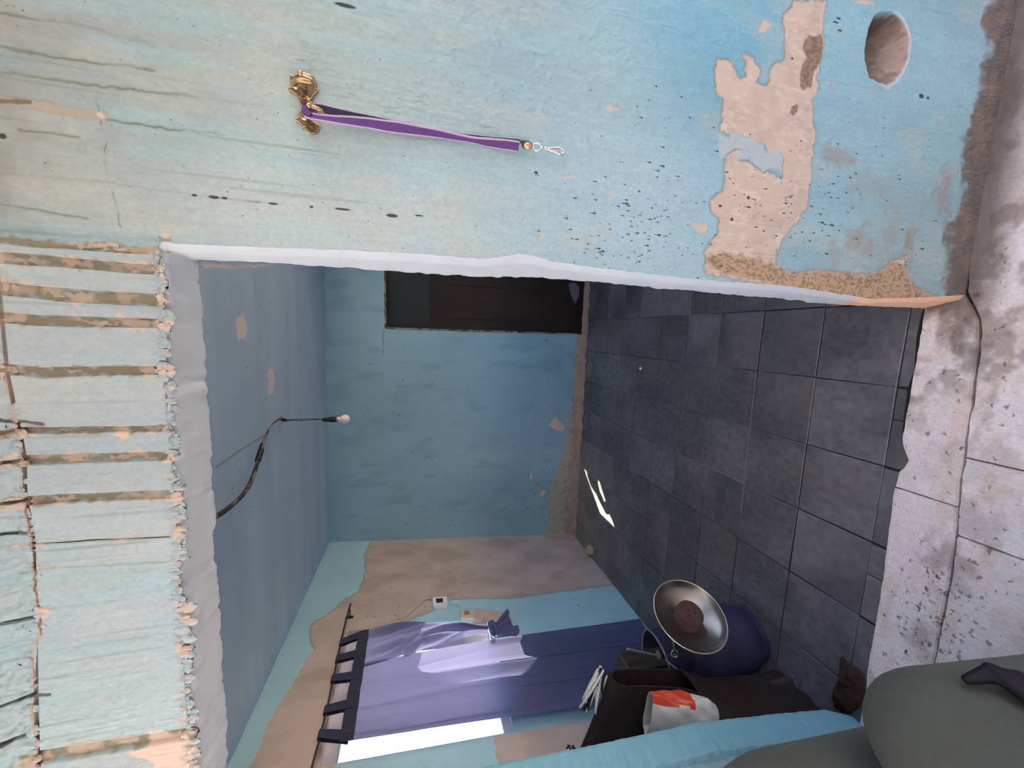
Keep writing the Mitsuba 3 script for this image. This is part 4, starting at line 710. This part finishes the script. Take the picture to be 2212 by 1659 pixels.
# ------------------------------------------------------------------ curtains on their rod
M_ROD = mat('dark_rod', (.03, .026, .026), .5)
rod = np.array([(left_x(z, .075), y, z) for y, z in ((2.60, 2.125), (2.34, 2.132), (1.70, 2.128), (1.55, 2.135), (.96, 2.14))])
cr = 'curtain_rod'; tag(cr, 'thin dark curtain rod above the window', 'curtain rod')
put('rod', tube(spline(rod, 40), .0055, 10), M_ROD, cr)
for y in (2.56, 1.0): put('bracket', cat(box((left_x(2.13, -.002), y - .008, 2.105), (left_x(2.13, .008), y + .008, 2.155)), box((left_x(2.13, 0), y - .004, 2.122), (left_x(2.13, .082), y + .004, 2.129))), M_ROD, cr)
def weave(p): return fbm(p.x * 500, p.y * 500, p.z * 300, 2)
scene['mat_curtain'] = dict(type='principledthin', base_color=proc(lambda p, n, uv: mix((.130, .142, .270), (.180, .192, .335), weave(p))), diff_trans=1.0, roughness=.8, sheen=.4)
M_HEM = mat('curtain_hem', (.040, .043, .075), .9, .2)
M_TAB = M_HEM
def cloth(ylo, yhi, z0, z1, off, ny=70, nz=70):
    zs = np.linspace(z1, z0, nz); s_ = np.linspace(0, 1, ny); P = np.zeros((nz, ny, 3))
    for i, z in enumerate(zs):
        ys = ylo(z) + s_ * (yhi(z) - ylo(z)); P[i] = np.c_[left_x(z, off(s_, z)), ys, np.full(ny, z)]
    return P
ip = lambda z, *q: np.interp(z, [a for a, _ in sorted(q)], [b for _, b in sorted(q)])
M_KNOT = mat('curtain_cloth', proc(lambda p, n, uv: mix((.075, .085, .19), (.11, .12, .25), weave(p))), .8, .2)
# the long straight curtain
c2 = 'curtain'; tag(c2, 'long navy purple curtain hanging straight, light showing through its upper half', 'curtain')
y2lo = lambda z: ip(z, (2.03, 1.652), (1.74, 1.644), (.95, 1.634), (.05, 1.62))
y2hi = lambda z: ip(z, (2.03, 2.062), (1.75, 2.098), (1.46, 2.130), (1.21, 2.152), (.75, 2.178), (.05, 2.215))
def off2(s_, z):
    tri = lambda c, w: np.clip(1 - np.abs(s_ - c) / w, 0, 1) ** 1.3
    k = .4 + .6 * np.clip((2.05 - z) / .5, 0, 1)
    return .075 + .030 * tri(.60, .12) * k + .026 * tri(.30 + .05 * (2 - z), .10) * k + .014 * tri(.03, .06) + .014 * tri(.97, .07) * (z < 1.2) + .012 * np.abs(np.sin(s_ * 8.5 + z * 1.3 + .4)) ** .6 * (z > 1.0) * np.clip((z - 1.0) / .6, 0, 1) - .02 * np.clip((1.2 - z), 0, 1) * s_
P = cloth(y2lo, y2hi, .06, 2.035, off2, 90, 90)
put('panel', grid_mesh(P), 'mat_curtain', c2, smooth=True)
put('hem', shell(cloth(y2lo, y2hi, 1.975, 2.037, lambda s_, z: off2(s_, z) + .003, 60, 6), .003), M_HEM, c2, smooth=40, label='dark top hem')
put('crease_line', cat(tube(np.array([(left_x(z, float(off2(np.array([.60]), z)[0]) + .002), y2lo(z) + .60 * (y2hi(z) - y2lo(z)), z) for z in np.linspace(.1, 1.2, 24)]), .0022, 6), tube(np.array([(left_x(z, float(off2(np.array([.30]), z)[0]) + .002), y2lo(z) + .30 * (y2hi(z) - y2lo(z)), z) for z in np.linspace(.1, 1.1, 24)]), .0022, 6)), M_KNOT, c2)  # thin tubes imitate the lighter line along each fold crease
# the knotted curtain
c1 = 'curtain_001'; tag(c1, 'purple curtain tied in a knot at mid height beside the long one', 'curtain')
y1lo = lambda z: ip(z, (2.03, 2.036), (1.75, 2.082), (1.86, 2.072), (1.76, 2.112), (1.64, 2.146), (1.52, 2.172), (1.38, 2.208), (1.22, 2.212))
y1hi = lambda z: ip(z, (2.03, 2.318), (1.85, 2.338), (1.68, 2.372), (1.5, 2.372), (1.38, 2.325), (1.22, 2.240))
def off1(s_, z):
    k = np.clip((2.05 - z) / .25, .25, 1)
    return .085 + k * (.020 * np.sin(s_ * 13 + 1.2 * np.sin(z * 7)) + .012 * np.sin(s_ * 23 + z * 9)) + .012 * np.clip((1.7 - z) / .4, 0, 1) * np.sin(s_ * np.pi) - .012 * np.clip((1.75 - z) / .3, 0, 1)
P = cloth(y1lo, y1hi, 1.215, 2.035, off1, 90, 70)
put('panel', grid_mesh(P), 'mat_curtain', c1, smooth=True)
put('hem', shell(cloth(y1lo, y1hi, 1.975, 2.037, lambda s_, z: off1(s_, z) + .003, 60, 6), .003), M_HEM, c1, smooth=40, label='dark top hem')
kx, ky, kz = float(left_x(1.19, .10)), 2.212, 1.185
th = np.linspace(0, 2 * np.pi, 60, endpoint=False)
kn = [np.c_[kx + .030 * np.cos(th) + .008 * np.sin(2 * th + k), ky + .034 * np.sin(th), kz + .014 * np.sin(th + k) + .012 * (k - .5)] for k in (0, 1.3)]
core = trimesh.creation.icosphere(3, 1.0); core.apply_scale([.026, .030, .034]); core.apply_translation([kx, ky, kz])
put('knot', cat(tube(kn[0], .017, 12, closed=True), tube(kn[1], .015, 12, closed=True), core), M_KNOT, c1, smooth=True)
zz = np.linspace(0, 1, 24); s_ = np.linspace(-1, 1, 40); P = np.zeros((24, 40, 3))
for i, t in enumerate(zz):
    w = .022 + .092 * t ** .8; rag_ = .022 * np.sin(s_ * 3.1 + .6) + .03 * (np.abs(s_) > .75) * (np.abs(s_) - .75) * 4
    z = kz - .012 - t * (.13 - rag_); P[i] = np.c_[kx + .014 * np.sin(s_ * 9) * (.4 + t) + .02 * t, ky + .012 * t + w * s_, z]
put('tail', grid_mesh(P), M_KNOT, c1, smooth=True)
# tabs that hold them to the rod
def tab_loop(y, w=.052, tw=0.0):
    zt = 2.130; pts = []
    for t in np.linspace(0, 1, 30):
        if t < .4: z, o = 2.00 + (zt - 2.0) * t / .4, .086
        elif t < .6: a = (t - .4) / .2 * np.pi; z, o = zt + .009 * math.sin(a), .075 + .011 * math.cos(a)
        else: z, o = zt - (zt - 2.0) * (t - .6) / .4, .064 + .006 * (t - .6) / .4
        pts.append((float(left_x(z, o)), y + tw * (z - 2.06), z))
    p = np.array(pts); s_ = np.linspace(-.5, .5, 5)
    nar = 1 - .25 * np.sin(np.linspace(0, np.pi, 30))[:, None]
    return shell(p[:, None] + np.stack([0 * nar * s_, nar * s_ * w, 0 * nar * s_], -1), .002)
for y, tw in ((2.285, -.4), (2.150, -.2), ): put('tab', tab_loop(y, .055, tw), M_TAB, c1, smooth=40)
for y, tw in ((2.005, .0), (1.835, -.1), (1.690, .25)): put('tab', tab_loop(y, .055, tw), M_TAB, c2, smooth=40)

# ------------------------------------------------------------------ electric boxes on the left wall
M_WHITE = mat('white_plastic', rgb(226, 226, 230), .5)
M_CREAM = mat('cream_plastic', rgb(200, 186, 172), .6)
def wbox(y0, y1, z0, z1, o0, o1, r=.004):
    b = rbox((0, y0, z0), (o1 - o0, y1, z1), r); v = b.vertices.copy(); v[:, 0] += left_x(v[:, 2], o0); b.vertices = v; return b
ob = 'power_outlet'; tag(ob, 'white outlet box with a dark opening on the tan patch of the left wall', 'outlet')
put('box', wbox(2.560, 2.655, 1.452, 1.560, -.002, .038), M_WHITE, ob); put('cover', wbox(2.590, 2.632, 1.485, 1.535, .036, .042, .002), M_BLACK, ob, label='dark opening'); put('clip', wbox(2.648, 2.675, 1.475, 1.52, -.002, .02, .003), M_CREAM, ob)
sb = 'light_switch'; tag(sb, 'small cream switch box on the left wall just above the curtain knot', 'switch')
put('box', wbox(2.435, 2.525, 1.275, 1.372, -.002, .022), M_CREAM, sb); put('rocker', wbox(2.462, 2.498, 1.305, 1.342, .020, .026, .002), mat('switch_rocker', rgb(150, 128, 112), .6), sb)
w1 = spline([(left_x(1.49, .02), 2.557, 1.49), (left_x(1.44, .03), 2.60, 1.40), (left_x(1.40, .03), 2.575, 1.36), (left_x(1.36, .01), 2.51, 1.355)], 30)
tag(put('wire', tube(w1, .0035, 8), M_WHITE, smooth=True), 'thin white wire looping between outlet box and switch', 'wire')
w2 = spline([(left_x(1.545, .02), 2.64, 1.545), (left_x(1.60, .01), 2.68, 1.60), (left_x(1.64, .008), 2.62, 1.66), (left_x(1.72, .008), 2.54, 1.74), (left_x(1.80, .008), 2.47, 1.80), (left_x(1.86, .006), 2.44, 1.86)], 40)
tag(put('wire', tube(w2, .0045, 8), M_CREAM, smooth=True), 'stray cream wire running from the outlet box up along the curtain', 'wire')

# ------------------------------------------------------------------ gas cylinder with its radiant heater head
gc = 'gas_cylinder'; tag(gc, 'dark blue gas cylinder standing on the tiles by the curtain', 'gas cylinder')
GXY = (-1.525, 1.385); at_ = np.array([[1, 0, 0, GXY[0]], [0, 1, 0, GXY[1]], [0, 0, 1, 0], [0, 0, 0, 1.0]])
M_BLUE = mat('blue_enamel', proc(lambda p, n, uv: mix((.020, .021, .055), (.044, .043, .092), fbm(p.x * 12, p.y * 12, p.z * 12, 4))), .45, .5)
body = [(0, .03), (.10, .03), (.135, .045), (.152, .085), (.155, .12)] + [(.155, .20), (.157, .215), (.155, .23), (.155, .33), (.150, .375), (.130, .415), (.095, .440), (.04, .452), (0, .453)]
put('body', lathe(body, 56, at_), M_BLUE, gc, smooth=50)
put('foot_ring', lathe([(.118, .001), (.124, .001), (.124, .05), (.118, .05), (.118, .001)], 48, at_), M_BLUE, gc)
th = np.linspace(.9, 2 * np.pi - .1, 70)
Pc = np.stack([np.c_[GXY[0] + r_ * np.cos(th + 2.2), GXY[1] + r_ * np.sin(th + 2.2), np.full(70, z_) + (.0 if z_ < .5 else .008 * np.sin(th * 2))] for z_, r_ in ((.418, .100), (.45, .102), (.50, .104), (.545, .105), (.572, .106))])
put('collar', shell(Pc, .004), M_BLUE, gc, smooth=40); M_RIMG = mat('worn_rim', (.26, .25, .30), .4, .5, .5)
put('collar_rim', tube(Pc[-1], .0048, 8), M_RIMG, gc, smooth=True, label='worn bright rim of the collar')
M_TAGP = mat('label_tag', rgb(172, 152, 140), .8)
put('tag', rbox((-1.575, 1.288, .50), (-1.545, 1.293, .585), .002), M_TAGP, gc, label='cream tag on the collar')
M_VALVE = mat('valve_brass', (.45, .34, .2), .4, .5, .8)
put('valve', cat(lathe([(0, .45), (.022, .45), (.022, .475), (.014, .48), (.014, .52), (.02, .525), (.02, .55), (0, .55)], 20, at_), tube([(-1.525, 1.385, .505), (-1.49, 1.37, .505), (-1.47, 1.36, .505)], .010, 10)), M_VALVE, gc, smooth=40)
put('valve_cap', lathe([(0, 0), (.02, .002), (.02, .01), (0, .012)], 16, frame((-1.54, 1.30, .52), (.3, -1, .3))), M_VALVE, gc, smooth=40)
hh = 'gas_heater'; tag(hh, 'tarnished dish heater with a brown burner mounted on the blue gas cylinder', 'heater')
DC = np.array([-1.262, 1.284, .497]); DN = np.array([1.006, -.466, .112]); MD = frame(DC, DN)
M_DISH = mat('dish_metal', proc(lambda p, n, uv: mix((.20, .17, .145), (.36, .325, .285), fbm(p.x * 14, p.y * 14, p.z * 14, 4))), .30, .5, .92)
R_ = .155
prof = [(0, -.012), (.055, -.012), (.072, -.008), (.105, .004), (.132, .017), (.143, .026), (.150, .035), (R_, .040), (R_ + .0025, .042), (R_ + .001, .045), (R_ - .004, .044), (.147, .039), (.140, .031), (.129, .0215), (.103, .009), (.071, -.003), (.055, -.0075), (0, -.0075)]
put('dish', lathe(prof, 72, MD), M_DISH, hh, smooth=35)
put('dish_rim', trimesh.creation.torus(R_, .0032, 72, 10).apply_transform(MD @ trimesh.transformations.translation_matrix([0, 0, .0435])), mat('rim_metal', (.62, .57, .48), .3, .5, .9), hh, smooth=True)
M_BURN = mat('burner', proc(lambda p, n, uv: mix((.055, .026, .022), (.105, .055, .048), fbm(p.x * 40, p.y * 40, p.z * 40, 3))), .85)
put('burner', cat(lathe([(0, -.008), (.056, -.008), (.058, .0), (.058, .026), (.055, .030), (.053, .031), (.053, .034), (.055, .036), (.055, .056), (.050, .061), (.040, .059), (.036, .061), (.026, .059), (.014, .061), (0, .060)], 48, MD)), M_BURN, hh, smooth=35)
for q in ((.012, .006), (-.006, -.014), (-.012, .012)): put('burner_hole', lathe([(.0022, 0), (.005, .0), (.005, .0014), (.0022, .0014), (.0022, 0)], 10, MD @ trimesh.transformations.translation_matrix([q[0], q[1], .0605])), M_BLACK, hh)
arm_end = DC - DN / np.linalg.norm(DN) * .012
put('arm', tube(spline([arm_end, arm_end + (-.03, .012, -.004), (-1.38, 1.335, .50), (-1.455, 1.36, .505)], 24), .011, 12), M_VALVE, hh, smooth=True)
put('knob', cat(trimesh.creation.torus(.014, .004, 24, 8).apply_transform(frame((-1.43, 1.285, .545), (.4, -1, .2))), tube([(-1.43, 1.285, .545), (-1.42, 1.34, .51)], .005, 8)), M_CHROME, hh, smooth=40)
hz = spline([(-1.47, 1.30, .575), (-1.50, 1.24, .52), (-1.56, 1.222, .47), (-1.63, 1.228, .47), (-1.66, 1.25, .52)], 30)
put('hose', tube(hz, .004, 8), M_RIMG, hh, smooth=True)

# ------------------------------------------------------------------ chair under the dark throw, bag, box, stick
M_WOOD = mat('dark_wood', proc(lambda p, n, uv: mix((.030, .022, .018), (.075, .055, .045), fbm(p.x * 30, p.y * 30, p.z * 4, 3))), .6)
ch = 'chair'; tag(ch, 'chair behind the left jamb hidden under a dark brown throw', 'chair')
CX0, CX1, CY0, CY1 = -1.88, -1.50, .945, 1.185
for x in (CX0 + .03, CX1 - .06):
    for y in (CY0 + .025, CY1 - .03): put('leg', tube([(x, y, .0), (x, y, .54)], .016, 10), M_WOOD, ch)
put('seat', rbox((CX0, CY0, .53), (CX1, CY1, .562), .008), M_WOOD, ch); put('backrest', cat(rbox((CX0 + .02, CY1 - .045, .56), (CX0 + .05, CY1 - .02, .93), .006), rbox((CX1 - .05, CY1 - .045, .56), (CX1 - .02, CY1 - .02, .90), .006), rbox((CX0 + .02, CY1 - .04, .80), (CX1 - .02, CY1 - .025, .92), .005)), M_WOOD, ch)
bk = 'throw_blanket'; tag(bk, 'dark brown throw with black and white fringe draped over the chair', 'blanket')
M_THROW = mat('brown_throw', proc(lambda p, n, uv: mix((.018, .013, .012), (.040, .029, .027), fbm(p.x * 160, p.y * 160, p.z * 160, 3) * .6 + .4 * fbm(p.x * 8, p.y * 8, p.z * 8, 3))), .95, .1, sheen=.8, sheen_tint=.5)
prof = [(CY1 + .022, .015), (CY1 + .020, .40), (CY1 + .018, .70), (CY1 + .012, .92), (CY1 - .015, .955), (CY1 - .050, .945), (CY1 - .062, .90), (CY1 - .066, .74), (CY1 - .07, .64), (CY1 - .09, .592), (CY1 - .14, .580), (CY0 + .04, .580), (CY0 + .002, .575), (CY0 - .008, .55), (CY0 - .010, .40), (CY0 - .008, .22), (CY0 - .008, .10)]
pc = resample(np.array(prof), 120); xs = np.linspace(CX0 - .03, CX1 + .075, 46); P = np.zeros((120, 46, 3))
for j in range(46):
    e = j / 45
    xe = np.interp(pc[:, 1], [.10, .45, .60, .74, 1.0], [-1.56, -1.50, -1.415, -1.385, -1.330]); x = (CX0 - .03) * (1 - e) + xe * e
    wob = (meshkit.fbm(np.c_[x * 9, pc[:, 0] * 9, pc[:, 1] * 6], 4, 14) - .5); hi_ = np.clip((pc[:, 1] - .62) / .30, 0, 1)
    P[:, j] = np.c_[x, pc[:, 0] + .022 * wob, pc[:, 1] + .21 * (1 - e) * hi_ - .012 * hi_ + .010 * wob]
put('cloth', shell(P, .006), M_THROW, bk, smooth=40)
# side fall towards the room
ys = np.linspace(CY0 - .004, CY1 + .016, 16); zs = np.linspace(.585, .015, 22)
P = np.array([[(float(np.interp(z, [.10, .45, .585], [-1.555, -1.49, -1.412])) + .005 * math.sin(y * 60 + z * 4), y, z) for y in ys] for z in zs]); put('side', shell(P, .006), M_THROW, bk, smooth=40)
M_FW, M_FB = mat('fringe_white', rgb(196, 192, 186), .9), mat('fringe_black', (.016, .016, .018), .9)
fringe = ([], [])
for p_, dirs, n_, l0 in (((-1.345, 1.198, .972), (-.115, -.018, .045), 26, 1.0), ((-1.638, 1.172, 1.105), (-.020, -.02, -.075), 16, .8)):
    for k in range(n_):
        p0 = np.array(p_) + RNG.normal(0, 1, 3) * (.012, .008, .010); d = np.array(dirs) * l0 * RNG.uniform(.6, 1.1) + RNG.normal(0, 1, 3) * (.012, .006, .020)
        bow = np.array([0, -.012, .014]) + RNG.normal(0, .004, 3)
        fringe[k % 2].append(tube(spline([p0, p0 + d * .3 + bow * .8, p0 + d * .65 + bow, p0 + d + bow * .2], 12), np.linspace(.0062, .0046, 12), 6))
put('fringe', cat(*fringe[0]), M_FW, bk, kind='stuff', label='white strands of the fringe'); put('fringe', cat(*fringe[1]), M_FB, bk, kind='stuff', label='black strands of the fringe')
bg = 'food_bag'; tag(bg, 'half open red and white plastic bag lying on the dark throw', 'bag')
M_BAGW = mat('bag_white', proc(lambda p, n, uv: mix((.42, .42, .38), (.60, .60, .55), fbm(p.x * 30, p.y * 30, p.z * 30, 3))), .35, .5)
M_BAGR = mat('bag_red', (.52, .055, .03), .35, .5)
M_BAGI = mat('bag_mouth_shade', (.12, .085, .075), .7)
# the bag: an oval sleeve whose open mouth looks up, leaning on the backrest
bt, bb = np.array([-1.396, 1.05, .850]), np.array([-1.425, .99, .60]); axb = bb - bt; lb = np.linalg.norm(axb); axb /= lb
ub = np.cross(axb, (0, 1, 0)); ub /= np.linalg.norm(ub); vb = np.cross(axb, ub)
def bag_ring(t, n=48):
    th = np.linspace(0, 2 * np.pi, n, endpoint=False); w = np.interp(t, [0, .15, .5, .85, 1], [.080, .083, .084, .078, .050]); h = np.interp(t, [0, .15, .5, .85, 1], [.026, .036, .042, .040, .022])
    cr_ = 1 + .05 * np.sin(th * 5 + t * 9) + .03 * np.sin(th * 9 - t * 14)
    return bt + axb * lb * t + np.outer(w * np.sign(np.cos(th)) * np.abs(np.cos(th)) ** .8 * cr_, ub) + np.outer(h * np.sign(np.sin(th)) * np.abs(np.sin(th)) ** .8 * cr_, vb), th
ringsb = [bag_ring(t)[0] for t in np.linspace(0, 1, 26)]; th48 = bag_ring(0)[1]
Pb = np.array([np.vstack([r_, r_[:1]]) for r_ in ringsb])
put('body', cat(shell(Pb, .0015), trimesh.Trimesh(np.vstack([ringsb[-1], ringsb[-1].mean(0)]), [[k, (k + 1) % 48, 48] for k in range(48)], process=False)), M_BAGW, bg, smooth=40)
def wrap(t0, t1, k0, k1, o=.0022):
    rows = []
    for t in np.linspace(t0, t1, 14):
        r_ = bag_ring(t)[0]; c_ = r_.mean(0); rows.append([r_[k % 48] + (r_[k % 48] - c_) / np.linalg.norm(r_[k % 48] - c_) * o for k in range(k0, k1 + 1)])
    return shell(np.array(rows), .0008)
RED0, RED1 = -4, 6
put('print', wrap(.0, .60, RED0, RED1), M_BAGR, bg, smooth=40, label='red printed panel'); put('patch', wrap(.36, .52, 5, 8, .0035), M_BAGW, bg, smooth=40, label='small white label')
put('mouth_shade', trimesh.Trimesh(np.vstack([ringsb[6] * .97 + ringsb[6].mean(0) * .03, ringsb[9].mean(0)]), [[k, (k + 1) % 48, 48] for k in range(48)], process=False), M_BAGI, bg, label='dark sheet for the shade inside the bag mouth')  # dark sheet stands in for the shade inside the mouth

cb_ = 'wooden_box'; tag(cb_, 'small dark wooden box on the floor between chair and curtain', 'box')
put('body', cat(rbox((-1.985, 1.62, .0), (-1.86, 1.75, .012), .003), *[rbox(a, b, .003) for a, b in (((-1.985, 1.62, .0), (-1.973, 1.75, .52)), ((-1.872, 1.62, .0), (-1.86, 1.75, .52)), ((-1.985, 1.62, .0), (-1.86, 1.632, .52)), ((-1.985, 1.738, .0), (-1.86, 1.75, .52)))]), M_WOOD, cb_)
put('lid', rbox((-1.99, 1.615, .515), (-1.855, 1.755, .53), .004), mat('box_lid', (.11, .085, .07), .7), cb_)
tag(put('stick', tube([(-1.905, 1.585, .004), (-1.78, 1.575, .30), (-1.645, 1.562, .60)], .006, 10), mat('pale_wood', rgb(170, 160, 146), .8)), 'pale stick leaning behind the gas cylinder', 'stick')

# ------------------------------------------------------------------ small things on the floor
tag(put('mortar_lump', tm(m3.Manifold.batch_hull([m3.Manifold.sphere(.006, 10).translate([float(a), float(b), float(c)]) for a, b, c in ((-2.11, 3.075, .006), (-2.05, 3.07, .006), (-2.055, 3.145, .006), (-2.115, 3.15, .006), (-2.105, 3.08, .04), (-2.06, 3.08, .036), (-2.065, 3.138, .034), (-2.108, 3.14, .042))])), mat('tan_lump', rgb(196, 168, 146), .9), smooth=40), 'beige lump of mortar on the floor at the foot of the left wall', 'lump')
pb = trimesh.creation.icosphere(2, 1.0); pb.apply_scale([.011, .016, .006]); pb.apply_translation([-.235, 2.521, .005])
tag(put('plaster_chip', pb, mat('white_chip', rgb(235, 235, 235), .8), smooth=True), 'tiny white chip of plaster in the middle of the dark tiles', 'chip')
# crumpled brown cloth in the corner by the jamb
o = [[-1.2641,0.9742],[-1.2715,0.9527],[-1.2718,0.9311],[-1.2666,0.9108],[-1.2836,0.8927],[-1.331,0.8832],[-1.3762,0.8833],[-1.4087,0.8884],[-1.4386,0.9005],[-1.4724,0.9156],[-1.4964,0.9429],[-1.5048,0.9663],[-1.4804,0.9804],[-1.433,0.9814],[-1.3842,0.972],[-1.3366,0.961],[-1.3048,0.9722]]
o = np.array(o); cen = o.mean(0); rows = [np.r_[o, o[:1]]]; Pz = []
for i, t in enumerate(np.linspace(0, 1, 12)):
    q = cen + (np.r_[o, o[:1]] - cen) * (1 - t * .98); q = resample(np.vstack([q, q[-1:] + 1e-6]), 64)
    Pz.append(np.c_[q, .004 + .030 * np.sqrt(min(1, t * 2.2)) * (.45 + 1.1 * meshkit.fbm(np.c_[q * 26, np.zeros(64)], 3, 33))])
tag(put('cloth_scrap', grid_mesh(np.array(Pz)), mat('brown_rag', proc(lambda p, n, uv: mix((.028, .012, .010), (.060, .028, .024), fbm(p.x * 40, p.y * 40, p.z * 40, 3))), .9), smooth=True), 'crumpled reddish brown rag on the tiles at the left jamb', 'rag')

# ------------------------------------------------------------------ armchair at the near left, and the dark cloth over its arm
ac = 'armchair'; tag(ac, 'olive grey upholstered armchair close to the camera at the lower left of the opening', 'armchair')
M_OLIVE = mat('olive_fabric', proc(lambda p, n, uv: mix((.060, .066, .056), (.088, .093, .080), fbm(p.x * 90, p.y * 90, p.z * 90, 3) * .5 + .5 * fbm(p.x * 5, p.y * 5, p.z * 5, 3))), .95, .1, sheen=.4)
def soft(balls, refine=.03, it=14):
    hs = []
    for grp in balls: hs.append(m3.Manifold.batch_hull([m3.Manifold.sphere(float(r), 20).translate([float(x), float(y), float(z)]) for x, y, z, r in grp]))
    g = tm(m3.Manifold.batch_boolean(hs, m3.OpType.Add).refine_to_length(refine)); trimesh.smoothing.filter_taubin(g, iterations=it); return g
put('arm', soft([[(-.785, .385, .675, .134), (-.755, .32, .56, .126), (-.79, .33, .16, .13), (-.76, -.35, .66, .13), (-.76, -.35, .16, .13)]]), M_OLIVE, ac, smooth=True)
put('backrest', soft([[(-1.05, .473, .925, .146), (-1.14, .50, 1.02, .14), (-1.60, .48, 1.0, .14), (-1.05, .45, .30, .13), (-1.6, .45, .30, .13)]]), M_OLIVE, ac, smooth=True)
put('arm', soft([[(-1.82, .40, .66, .14), (-1.82, .33, .56, .14), (-1.82, .33, .16, .13), (-1.82, -.35, .66, .13), (-1.82, -.35, .16, .13)]]), M_OLIVE, ac, smooth=True)
put('seat', soft([[(-1.0, .26, .36, .09), (-1.0, -.34, .36, .09), (-1.6, .26, .36, .09), (-1.6, -.34, .36, .09)]]), M_OLIVE, ac, smooth=True)
put('base', rbox((-1.86, -.38, .05), (-.74, .42, .26), .02), M_OLIVE, ac)
for x in (-1.80, -.80):
    for y in (-.33, .37): put('foot', lathe([(0, 0), (.022, 0), (.028, .06), (0, .06)], 16, np.array([[1, 0, 0, x], [0, 1, 0, y], [0, 0, 1, 0], [0, 0, 0, 1.0]])), M_WOOD, ac)
M_PURC = mat('purple_cloth', proc(lambda p, n, uv: mix((.004, .003, .006), (.014, .010, .018), fbm(p.x * 60, p.y * 60, p.z * 60, 3))), .6, .2)
pcl = soft([[(-.630, .388, .674, .008), (-.616, .380, .640, .012), (-.606, .355, .606, .010)], [(-.610, .378, .632, .013), (-.610, .30, .59, .008), (-.640, .25, .64, .008)]], .01, 6)
tag(put('dark_cloth', pcl, M_PURC, smooth=True), 'dark purple cloth lying over the arm of the olive armchair', 'cloth')
